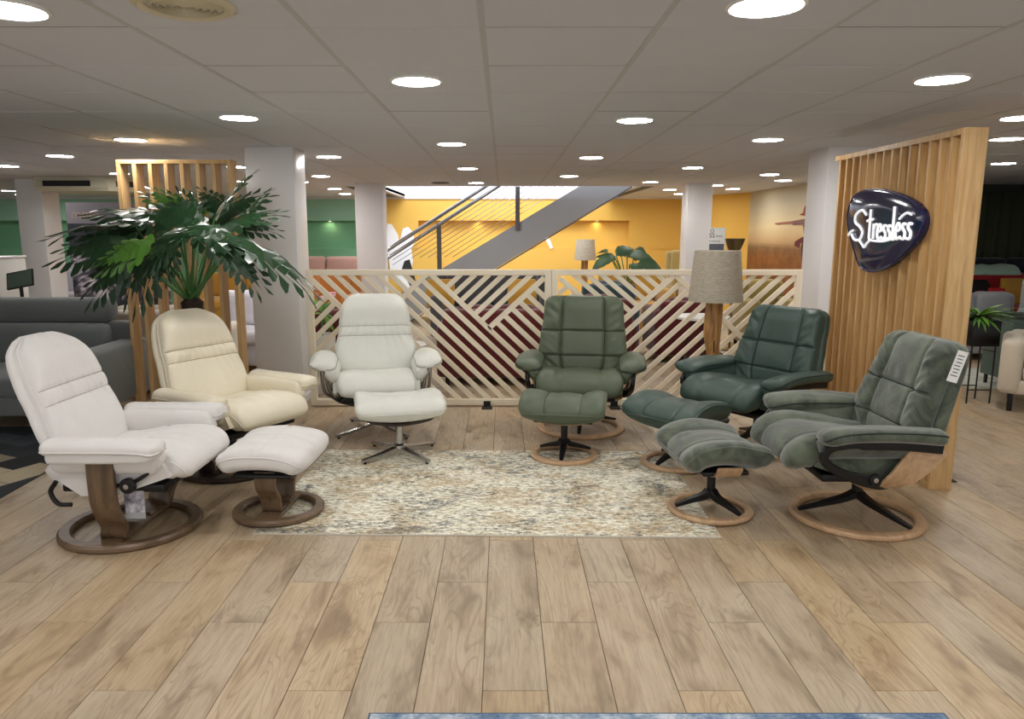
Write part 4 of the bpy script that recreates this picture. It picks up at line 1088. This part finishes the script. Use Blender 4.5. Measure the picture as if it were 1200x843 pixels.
prs = [((150, 287), (66, 284), -.15), ((158, 264), (76, 256), .1), ((160, 300), (96, 338), -.25), ((185, 256), (118, 232), .2), ((215, 248), (176, 218), .15), ((252, 254), (276, 203), .1), ((262, 266), (312, 240), -.05), ((280, 278), (362, 316), -.2),
       ((268, 288), (302, 330), -.3), ((192, 272), (140, 342), -.35), ((232, 262), (208, 226), .0), ((178, 285), (116, 302), -.45), ((226, 262), (270, 292), -.4), ((272, 262), (318, 262), .2), ((240, 248), (196, 240), .35),
       ((214, 268), (166, 300), -.5), ((205, 258), (240, 226), .3), ((250, 262), (296, 222), .35), ((170, 268), (108, 262), .3), ((246, 275), (282, 306), -.1), ((222, 256), (160, 244), -.1), ((262, 250), (232, 218), .4), ((200, 280), (186, 322), -.3),
       ((256, 268), (210, 268), -.5), ((282, 262), (300, 224), .1)]
for i, (b_, e_, dz) in enumerate(prs):
    B_, E_ = aty(b_[0], b_[1], PY + dz * .9), aty(e_[0], e_[1], PY + dz * 1.1)
    o = place_leaf(t, B_, E_, LV[i % 4], 1.0, random.uniform(-.35, .35), Vector((random.uniform(-.25, .25), random.uniform(-.9, -.2), 1)))
    if i in (4, 11, 14): o.data = leaf_mesh(1, .36, 7, i, LEAF2)
    if i < 19:
        loc = crown + Vector((random.uniform(-.03, .03), random.uniform(-.03, .03), -.02)); L_ = (B_ - loc)
        mid = loc + L_ * .5 + Vector((L_.x * .03, 0, -.01 + .03 * abs(L_.x)))
        tube('petiole', [loc - t.location, mid - t.location, B_ - t.location], lambda s: .011 - .005 * s, STEM, t, 8, 14)

# ------------------------------------------------------------ air conditioning cassette
ACC = M('ac_cream', (196, 190, 166), .5); y_ = 9.6
a, b = aty(38, 207, y_), aty(155, 222, y_)
t = thing('air_conditioner', 'cream ceiling air conditioner with two dark slots, above the left column', 'air conditioner', ((a.x + b.x) / 2, y_, CEIL)); hw = (b.x - a.x) / 2
bm = bmesh.new(); zb = b.z - CEIL - .02
pf = [(-hw, 0), (hw - .3, 0), (hw, .4), (hw, .9), (-hw, .9)]
vs0 = [bm.verts.new((x, y, -.005)) for x, y in pf]; vs1 = [bm.verts.new((x * 1.0, y, zb * .75)) for x, y in pf]; vs2 = [bm.verts.new((x * .96, y * .95 + .03, zb)) for x, y in pf]
for A_, B_ in ((vs0, vs1), (vs1, vs2)):
    for k in range(5): bm.faces.new((A_[k], A_[(k + 1) % 5], B_[(k + 1) % 5], B_[k]))
bm.faces.new(vs0); bm.faces.new(vs2); bm_obj('housing', bm, ACC, t)
b2('air_slot', -hw + .12, -hw + .72, -.006, .01, zb * .68, zb * .3, BLK_D, t); o = b2('air_slot', -.16, .16, -.006, .01, zb * .68, zb * .3, BLK_D, t); o.location = (hw - .14, .205, 0); o.rotation_euler = (0, 0, math.atan2(.4, .3))

# ------------------------------------------------------------ furniture around the set
def sofa(label, x0, x1, yb, yf, hs, hb, m, cat='sofa', name='sofa', arms=True, ncush=2, arm_w=.18, arm_h=None, rot=0, head=None, legm=None, leg=.08, loose=None):
    """back at yb, front at yf (yf < yb faces the camera)"""
    s = 1 if yf < yb else -1; D = abs(yb - yf); W = x1 - x0; arm_h = arm_h or (hs + .2)
    t = thing(name, label, cat, ((x0 + x1) / 2, (yb + yf) / 2, 0), rot)
    Y = lambda d: s * (D / 2 - d)                   # d from the back
    def bx(nm, xa, xb, da, db, za, zb, bv=.03, mm=None): 
        ya, yb_ = sorted((Y(da), Y(db))); return b2(nm, xa, xb, ya, yb_, za, zb, mm or m, t, bv, 3)
    aw = arm_w if arms else 0
    bx('base', -W / 2 + aw * .5, W / 2 - aw * .5, .04, D - .02, leg, hs - .13, .02)
    bx('back', -W / 2 + aw * .3, W / 2 - aw * .3, .0, .20, leg, hb, .05)
    if arms:
        for q in (-1, 1):
            xa, xb = sorted((q * W / 2, q * (W / 2 - aw))); bx('armrest', xa, xb, .02, D, leg, arm_h, .05)
    iw = (W - 2 * aw) / ncush
    for k in range(ncush):
        xa = -W / 2 + aw + iw * k
        bx('seat_cushion', xa + .004, xa + iw - .004, .2, D + .01, hs - .14, hs + .01, .045)
        bx('back_cushion', xa + .006, xa + iw - .006, .16, .36, hs, hb + (.03 if not head else -.0), .07)
        if head: bx('headrest', xa + .006, xa + iw - .006, .04, .26, hb + .0, hb + head, .07)
    for xx in (-W / 2 + .1, W / 2 - .1):
        for d in (.08, D - .08): bx('leg', xx - .02, xx + .02, d - .02, d + .02, 0, leg + .01, .004, legm or BLK)
    return t
def cushion_thing(label, p, sz, m, rz=0, tilt=.3, grp=None):
    t = thing('scatter_cushion', label, 'cushion', tuple(p), rz, grp)
    c = Cushion([(0, .0), (0, sz)], [(0, sz * .46), (.5, sz * .5), (1, sz * .46)], [(0, .02), (.5, .07), (1, .02)], p=3, r0=.02, r1=.02, rw=.1, ns=14, nu=28, mat4=Matrix.Rotation(tilt, 4, 'X')); c.build('cover', m, t)
    return t
GREY = M('sofa_grey', (106, 110, 108), .9, kind='fabric', col2=(84, 88, 87)); BEI = M('sofa_beige', (222, 211, 194), .9, kind='fabric', col2=(176, 164, 148)); WHS = M('sofa_white', (222, 218, 224), .9, kind='fabric', col2=(200, 196, 206))
RED = M('sofa_red', (92, 18, 18), .9, kind='fabric', col2=(62, 8, 10)); MUS = M('sofa_mustard', (198, 148, 50), .9, kind='fabric', col2=(170, 122, 36)); DGR = M('sofa_dark_grey', (84, 82, 84), .9, kind='fabric', col2=(66, 64, 66)); PINK = M('sofa_rose', (186, 146, 132), .9, kind='fabric'); TEAL = M('sofa_teal', (44, 64, 70), .9, kind='fabric')
sofa('dark grey sofa with padded headrests behind the white fabric recliner', -5.6, -2.98, 6.25, 5.25, .42, .74, GREY, arms=True, ncush=2, arm_h=.60, head=.20, arm_w=.22, leg=.14)
sofa('beige sofa seen from behind, beyond the oak slat screen', -4.6, -2.62, 6.62, 7.55, .42, .77, BEI, arm_h=.58, ncush=2)
sofa('white sofa with mottled throw, left of the big pillar', -3.15, -2.35, 8.55, 7.65, .44, .80, WHS, ncush=1, arms=False)
sofa('rose sofa by the green wall, far left', -11.0, -8.6, 14.4, 13.4, .42, .80, PINK)
sofa('white sofa by the green wall behind the air conditioner', -8.3, -6.7, 13.6, 12.6, .42, .80, WHS)
sofa('mustard sofa seen between screen and pillar', -4.9, -3.4, 12.3, 11.3, .44, .80, MUS)
sofa('pale rose sofa below the green niche', -4.5, -2.3, 14.6, 13.7, .5, .98, PINK)
sofa('orange sofa glimpsed through the left end of the lattice', -2.75, -1.95, 10.6, 9.7, .44, .92, M('sofa_orange', (196, 120, 44), .9, kind='fabric'), ncush=1)
xs = [aty(p, 400, 7.1).x for p in (364, 408, 512, 652, 663, 752)]
sofa('dark red armchair behind the left end of the lattice screen', xs[0], xs[1] + .1, 7.0, 7.8, .40, .74, RED, 'armchair', 'armchair', ncush=1, arm_w=.1)
sofa('dark red sofa behind the middle of the lattice screen', xs[2], xs[3], 7.0, 7.9, .40, .74, RED)
sofa('dark red sofa behind the middle green recliner', xs[4], xs[5], 7.25, 8.1, .40, .82, RED, ncush=1)
xq = [aty(p, 380, 8.3).x for p in (768, 838)]
sofa('dark red armchair behind the tall lamp', xq[0], xq[1], 8.3, 9.1, .40, .70, RED, 'armchair', 'armchair', ncush=1)
xg = [aty(p, 350, 10.0).x for p in (505, 648)]
sofa('dark grey sofa in front of the stair', xg[0], xg[1], 10.7, 9.8, .44, .92, DGR)
for i, px in enumerate((516, 612)):
    cushion_thing('mustard cushion on the grey sofa, ' + ('left end' if i == 0 else 'right end'), aty(px, 362, 9.98) , .40, MUS, 0, -.3, grp='mustard cushions on the grey sofa').location.z = .46
xm = [aty(p, 340, 11.0).x for p in (700, 784)]
sofa('mustard sofa under the big-leaf plant, behind the lattice', xm[0], xm[1], 11.4, 10.5, .46, .86, MUS)
xm = [aty(p, 340, 9.0).x for p in (672, 742)]
sofa('dark teal sofa behind the right half of the lattice', xm[0], xm[1], 8.45, 9.1, .46, .88, TEAL, ncush=1)
xm = [aty(p, 340, 9.6).x for p in (862, 928)]
sofa('olive sofa below the mural', xm[0], xm[1], 9.9, 9.1, .44, .84, M('sofa_olive', (150, 128, 60), .9, kind='fabric'), ncush=1)
p = aty(794, 308, 13.0); sofa('olive high-backed armchair left of the column', p.x - .12, p.x + .5, 13.6, 12.8, .5, 1.13, M('chair_olive', (156, 132, 66), .8, kind='fabric'), 'armchair', 'armchair', ncush=1, arm_w=.08)

# side tables with white tops
def side_table(label, x, y, r, h, mt, ml=BLK):
    t = thing('side_table', label, 'table', (x, y, 0))
    lathe('table_top', [(r, h - .025), (r, h - .004), (r - .004, h), (.001, h)], mt, t, 36)
    for k in range(3):
        q = 2 * PI * k / 3 + .4; tube('leg', [(r * .3 * math.cos(q), r * .3 * math.sin(q), h - .02), (r * .85 * math.cos(q), r * .85 * math.sin(q), 0)], .011, ml, t, 8)
    return t
p = aty(812, 355, 7.6); side_table('white round side table behind the tall lamp', p.x + .1, 7.6, .28, .62, POT)
p = aty(487, 425, 7.0); side_table('small white table behind the white leather recliner', p.x - .1, 7.0, .22, .42, POT)

# showcard, metal bowl lamp
p = aty(840, 280, 9.0)
t = thing('show_card', 'white show card with black print behind the tall lamp', 'sign', (p.x, 9.0, 0))
cw = .10; b2('card', -cw, cw, -.003, .003, p.z - .16, p.z + .13, PAPER, t); b2('stand', -.02, .02, .003, .02, .0, p.z, BLK, t); b2('foot', -.12, .12, -.08, .1, 0, .012, BLK, t)
b2('picture', -cw + .012, cw - .012, -.0045, -.003, p.z - .15, p.z - .06, M('card_picture', (96, 98, 106), .6), t)
def text(par, s, size, loc, m, rot=(PI / 2, 0, 0), nm='lettering'):
    cu = bpy.data.curves.new('txt', 'FONT'); cu.body = s; cu.size = size; cu.extrude = .0008; o = bpy.data.objects.new('txt', cu); COL.objects.link(o)
    bpy.context.view_layer.update(); me = bpy.data.meshes.new_from_object(o); bpy.data.objects.remove(o)
    q = link(nm, me, m, par); me.materials.clear(); me.materials.append(m); q.location = loc; q.rotation_euler = rot; return q
text(t, 'O', .06, (-cw + .015, -.005, p.z + .075), BBLACK); text(t, 'SS', .075, (-cw + .005, -.005, p.z + .015), BBLACK); text(t, 'Bonner', .026, (-.01, -.005, p.z + .025), BBLACK); text(t, 'A powernap', .026, (-cw + .01, -.005, p.z - .035), BBLACK)
p = aty(861, 285, 9.3); t = thing('bowl_lamp', 'tall bronze bowl-shaped uplighter beside the mural', 'lamp', (p.x, 9.3, 0))
BRZ = M('bronze', (126, 112, 82), .3, .8)
lathe('bowl', [(.012, p.z - .16), (.05, p.z - .14), (.10, p.z - .02), (.125, p.z + .055), (.122, p.z + .056), (.095, p.z - .01), (.045, p.z - .12), (.01, p.z - .13)], BRZ, t, 36, closed=True); lathe('pole', [(.012, .02), (.012, p.z - .14)], BRZ, t, 12); lathe('foot', [(.14, 0), (.14, .015), (.012, .022)], BRZ, t, 32)

# plant behind the lattice
def simple_leaf(L, Wd, m, fold=.25):
    bm = bmesh.new(); n = 8; rows = []
    for j in range(n + 1):
        s = j / n; wv = Wd * math.sin(PI * s ** .8) ** .8 * (1 + .06 * math.sin(s * 22)) + .002; z = -.35 * L * s * s
        rows.append([bm.verts.new((L * s, -wv, z + fold * wv)), bm.verts.new((L * s, 0, z)), bm.verts.new((L * s, wv, z + fold * wv))])
    for a_, b_ in zip(rows, rows[1:]):
        bm.faces.new((a_[0], b_[0], b_[1], a_[1])); bm.faces.new((a_[1], b_[1], b_[2], a_[2]))
    me = bpy.data.meshes.new('leaf'); bm.to_mesh(me); bm.free(); me.materials.append(m)
    for q in me.polygons: q.use_smooth = True
    return me
def leafy(label, px, pyc, y, prs_, Lm, potr, poth, seedm, name='potted_plant', stalk=STEM, z0=None):
    c = aty(px, pyc, y); t = thing(name, label, 'plant', (c.x, y, 0))
    lathe('pot', [(potr * .75, 0), (potr * .8, .01), (potr, poth), (potr * .92, poth), (potr * .9, poth - .03), (.001, poth - .03)], POT, t, 28)
    for i, (b_, e_, dz) in enumerate(prs_):
        B_, E_ = aty(b_[0], b_[1], y + dz), aty(e_[0], e_[1], y + dz * 1.6)
        place_leaf(t, B_, E_, Lm[i % len(Lm)], 1.0, random.uniform(-.3, .3), Vector((0, -.8, 1)))
        l0 = Vector((c.x, y, poth - .03)); tube('petiole', [l0 - t.location, (l0 + B_) / 2 + Vector((0, 0, .1)) - t.location, B_ - t.location], .008, stalk, t, 6, 10)
LEAFM = M('leaf_matte', (44, 76, 40), .6, col2=(26, 50, 28)); BL = [simple_leaf(1, .30, LEAFM), simple_leaf(1, .26, LEAF2)]
leafy('big-leaved green plant behind the lattice, below the yellow niche', 735, 330, 9.6, [((735, 300), (778, 303), 0), ((745, 292), (768, 306), .2), ((722, 300), (742, 286), .1), ((718, 303), (694, 310), -.2), ((722, 305), (700, 295), .1), ((712, 296), (698, 293), .2), ((748, 308), (776, 312), -.2), ((738, 310), (756, 318), -.3), ((728, 300), (748, 298), .3)], [BL[0], BL[0], simple_leaf(1, .36, LEAFM)], .2, .55, 1)
FL = [simple_leaf(1, .16, M('fern_green', (104, 150, 52), .5)), simple_leaf(1, .14, LEAF2)]
leafy('leafy green pot plant behind the left end of the lattice', 377, 375, 6.75, [((377, 365), (366, 345), 0), ((378, 365), (388, 348), 0), ((376, 368), (364, 366), 0), ((380, 368), (392, 372), .0), ((378, 366), (376, 342), .1), ((376, 370), (368, 382), -.1), ((380, 370), (390, 386), -.1)], FL, .12, .55, 2)
for i, (px, py) in enumerate(((384, 352), (372, 350), (390, 362))):
    p = aty(px, py, 6.7); 
t = thing('flower_bunch', 'pale pink blossoms rising from the pot plant behind the lattice', 'flowers', tuple(aty(384, 350, 6.9)))
for k in range(7):
    c = Vector((random.uniform(-.07, .07), random.uniform(-.05, .05), random.uniform(-.05, .06))); lathe('blossom', [(.004, -.02), (.022, -.01), (.03, .005), (.02, .018), (.002, .02)], M('blossom_pink', (226, 168, 172), .7), t, 10, c=tuple(c)); tube('stalk', [tuple(c), (0, .0, -.35)], .003, STEM, t, 5)

# ------------------------------------------------------------ poster behind the plant
pa, pb = aty(77, 237, 8.6), aty(200, 345, 8.6)
t = thing('poster_stand', 'tall grey poster panel with a black and white photo behind the leafy plant', 'poster', ((pa.x + pb.x) / 2, 8.6, 0)); hw = (pb.x - pa.x) / 2
PHB = NT('poster_photo'); tc = PHB.coord((1, 1, 1)); f = PHB.noise(tc, 2.2, 4, .6, 2.0); PHB.l(PHB.ramp(f, [(.38, lin((26, 26, 34))), (.47, lin((80, 74, 84))), (.56, lin((196, 186, 192))), (.7, lin((222, 212, 216)))]), PHB.b.inputs['Base Color']); PHB.b.inputs['Roughness'].default_value = .5
zs = aty(77, 262, 8.6).z
b2('header', -hw, hw, -.01, .01, zs, pa.z, M('poster_grey', (112, 106, 112), .6), t); b2('photo', -hw, hw, -.012, .008, .35, zs - .28, PHB.m, t); b2('dark_band', -hw, hw, -.011, .009, zs - .28, zs, M('poster_night', (24, 24, 38), .6), t)
b2('foot', -hw, hw, -.15, .15, 0, .03, BLK, t); b2('backing', -hw + .02, hw - .02, .01, .02, .03, .4, BLK, t)
text(t, 'mme', .16, (-hw + .05, -.012, zs + .055), M('poster_text', (150, 128, 110), .6))
text(t, 'S', .22, (aty(160, 270, 8.6).x - t.location.x, -.013, zs - .24), M('poster_cream', (206, 186, 160), .6))
# tablet on a stand, white counter, far left
p = aty(24, 330, 7.4); t = thing('info_tablet', 'dark tablet on a small stand left of the column', 'tablet', (p.x, 7.4, 0))
b2('post', -.012, .012, -.012, .012, 0, p.z, BLK, t); b2('foot', -.1, .1, -.1, .1, 0, .015, BLK, t); box('tablet_body', (.26, .02, .18), (0, 0, p.z + .02), BLK, t, .006, 2, Matrix.Rotation(R(-25), 3, 'X') @ Matrix.Rotation(R(-12), 3, 'Y')); box('screen', (.235, .004, .155), (0, -.012, p.z + .022), M('tablet_screen', (70, 84, 74), .3), t, 0, 2, Matrix.Rotation(R(-25), 3, 'X') @ Matrix.Rotation(R(-12), 3, 'Y'))
p = aty(9, 303, 8.0); t = thing('counter', 'white counter at the left edge of the photo', 'counter', (p.x - .5, 8.0, 0)); b2('body', -.5, .5, -.3, .3, 0, p.z, POT, t, .01); b2('worktop', -.51, .51, -.31, .31, p.z, p.z + .02, WHT, t, .004)

# ------------------------------------------------------------ right hand side behind the panel
p = atz(1183, 487); sofa('beige bouclé armchair with tapered black legs at the right edge'.replace('é', 'e'), p.x + .12, p.x + .90, p.y + .62, p.y - .13, .40, .62, M('boucle', (214, 202, 182), .95, kind='fabric', col2=(192, 180, 160)), 'armchair', 'armchair', ncush=1, arm_w=.16, arm_h=.60, leg=.15, rot=-.6)
p = atz(1148, 470); t = thing('plant_stand', 'tall black metal plant stand right of the oak panel', 'plant stand', (aty(1146, 390, p.y).x, p.y, 0)); zt = aty(1145, 404, p.y).z; zz_ = aty(1145, 375, p.y).z
for a_, b_ in ((-.10, -.10), (.10, -.10), (-.10, .10), (.10, .10)): tube('leg', [(a_, b_, 0), (a_, b_, zt + .02)], .007, BLK, t, 6)
for a_ in (-.10, .10): tube('crossbar', [(a_, -.1, zt - .05), (a_, .1, zt - .05)], .006, BLK, t, 6); tube('crossbar', [(-.1, a_, .12), (.1, a_, .12)], .005, BLK, t, 6)
b2('planter_box', -.12, .12, -.12, .12, zt, zz_, BLK, t, .004)
y_ = p.y; c = (1147, 372)
FN = [simple_leaf(1, .06, M('fern_green', (104, 150, 52), .5)), simple_leaf(1, .05, LEAF2)]
t = thing('fern', 'bright green fern in the black plant stand', 'plant', tuple(aty(1147, 374, y_)))
lathe('root_ball', [(.09, .0), (.1, .01), (.06, .03), (.001, .035)], SOIL, t, 16)
for k in range(56):
    q = 2 * PI * k / 56 * 5.3; l = random.uniform(.16, .33); B_ = t.location + Vector((0, 0, .02)); E_ = B_ + Vector((math.cos(q) * l, math.sin(q) * l, random.uniform(-.02, .2)))
    place_leaf(t, B_, E_, FN[k % 2], 1.0, 0, Vector((0, 0, 1)))
p = aty(1190, 345, 8.2); sofa('grey high-backed armchair at the right edge', p.x, p.x + .8, 8.2, 7.5, .45, .98, M('chair_grey', (132, 134, 136), .9, kind='fabric'), 'armchair', 'armchair', ncush=1, arm_w=.12)
p = aty(1186, 378, 6.4); t = thing('sideboard', 'dark green low cabinet behind the beige armchair', 'cabinet', (p.x + .72, 7.02, 0)); zt = p.z; b2('body', -.42, .42, -.2, .2, .10, zt - .02, M('cabinet_green', (74, 92, 84), .5), t, .006); b2('cabinet_top', -.43, .43, -.21, .21, zt - .02, zt, M('cabinet_top', (28, 32, 34), .3), t, .004)
for a_ in (-.38, .38):
    for b_ in (-.16, .16): b2('leg', a_ - .012, a_ + .012, b_ - .012, b_ + .012, 0, .10, BLK, t)
xa_, xb_ = aty(1128, 380, 8.2).x, aty(1200, 380, 8.2).x
sofa('light grey sofa behind the fern', xa_, xb_ + .6, 9.35, 8.45, .42, .72, M('sofa_light_grey', (170, 172, 176), .9, kind='fabric'), ncush=2, arm_h=.5)
xa_ = aty(1140, 380, 9.8).x
sofa('red sofa covered with blankets behind the fern', xa_, xa_ + 1.9, 10.6, 9.7, .50, .90, M('sofa_bright_red', (176, 28, 34), .9, kind='fabric'), ncush=2)
sofa('dark blue high sofa back near the dark wall', xa_ - .1, xa_ + 2.0, 10.98, 10.64, .62, 1.08, M('sofa_navy', (22, 24, 36), .9, kind='fabric'), ncush=2, arms=False)
for lb, px, py, y, sz, mm, rz in (('yellow cushion on the red sofa, far right', 1192, 326, 9.90, .36, MUS, .1), ('black cushion on the red sofa', 1152, 330, 9.90, .34, BLK_D, .2), ('red and white patterned cushion on the red sofa', 1170, 346, 9.72, .24, M('cushion_red', (196, 40, 44), .9), 0)):
    p = aty(px, py + 8, y); cushion_thing(lb, p, sz, mm, rz, -.3).location.z = .515
p = aty(1158, 318, 10.42); p.z = .97; t = thing('throw_blanket', 'pale mint blanket draped over the back of the red sofa', 'blanket', (p.x, p.y, p.z)); c = Cushion([(.15, -.06), (.05, .03), (-.1, .02), (-.2, -.08)], .34, .015, p=3, r0=.01, r1=.01, rw=.1, ns=16, nu=30, disp=lambda s, u: .03 * noise.noise(Vector((u * 3, s * 3, 1)))); c.build('cloth', M('mint_cloth', (176, 208, 186), .9, kind='fabric'), t)
rug('light green and grey rug beside the plant stand', atz(1128, 452).x, atz(1200, 430).x + 1.2, 6.9, 8.0, rug_mat('rug_green', [(120, 132, 110), (176, 180, 160), (206, 206, 196), (140, 150, 128)]), RUGE)
t = thing('curtain', 'dark olive curtain on the far right wall', 'curtain', (7.0, 11.14, 0))
bm = bmesh.new(); N = 120; vs = []
for j, z in enumerate((.02, CEIL - .12)):
    vs.append([bm.verts.new((-1.0 + 3.2 * k / N, .03 * math.sin(k * .9) + .012 * math.sin(k * .37), z)) for k in range(N + 1)])
for k in range(N): bm.faces.new((vs[0][k], vs[0][k + 1], vs[1][k + 1], vs[1][k]))
o = bm_obj('cloth', bm, M('curtain_olive', (58, 64, 42), .9), t, smooth=True); sm = o.modifiers.new('t', 'SOLIDIFY'); sm.thickness = .004
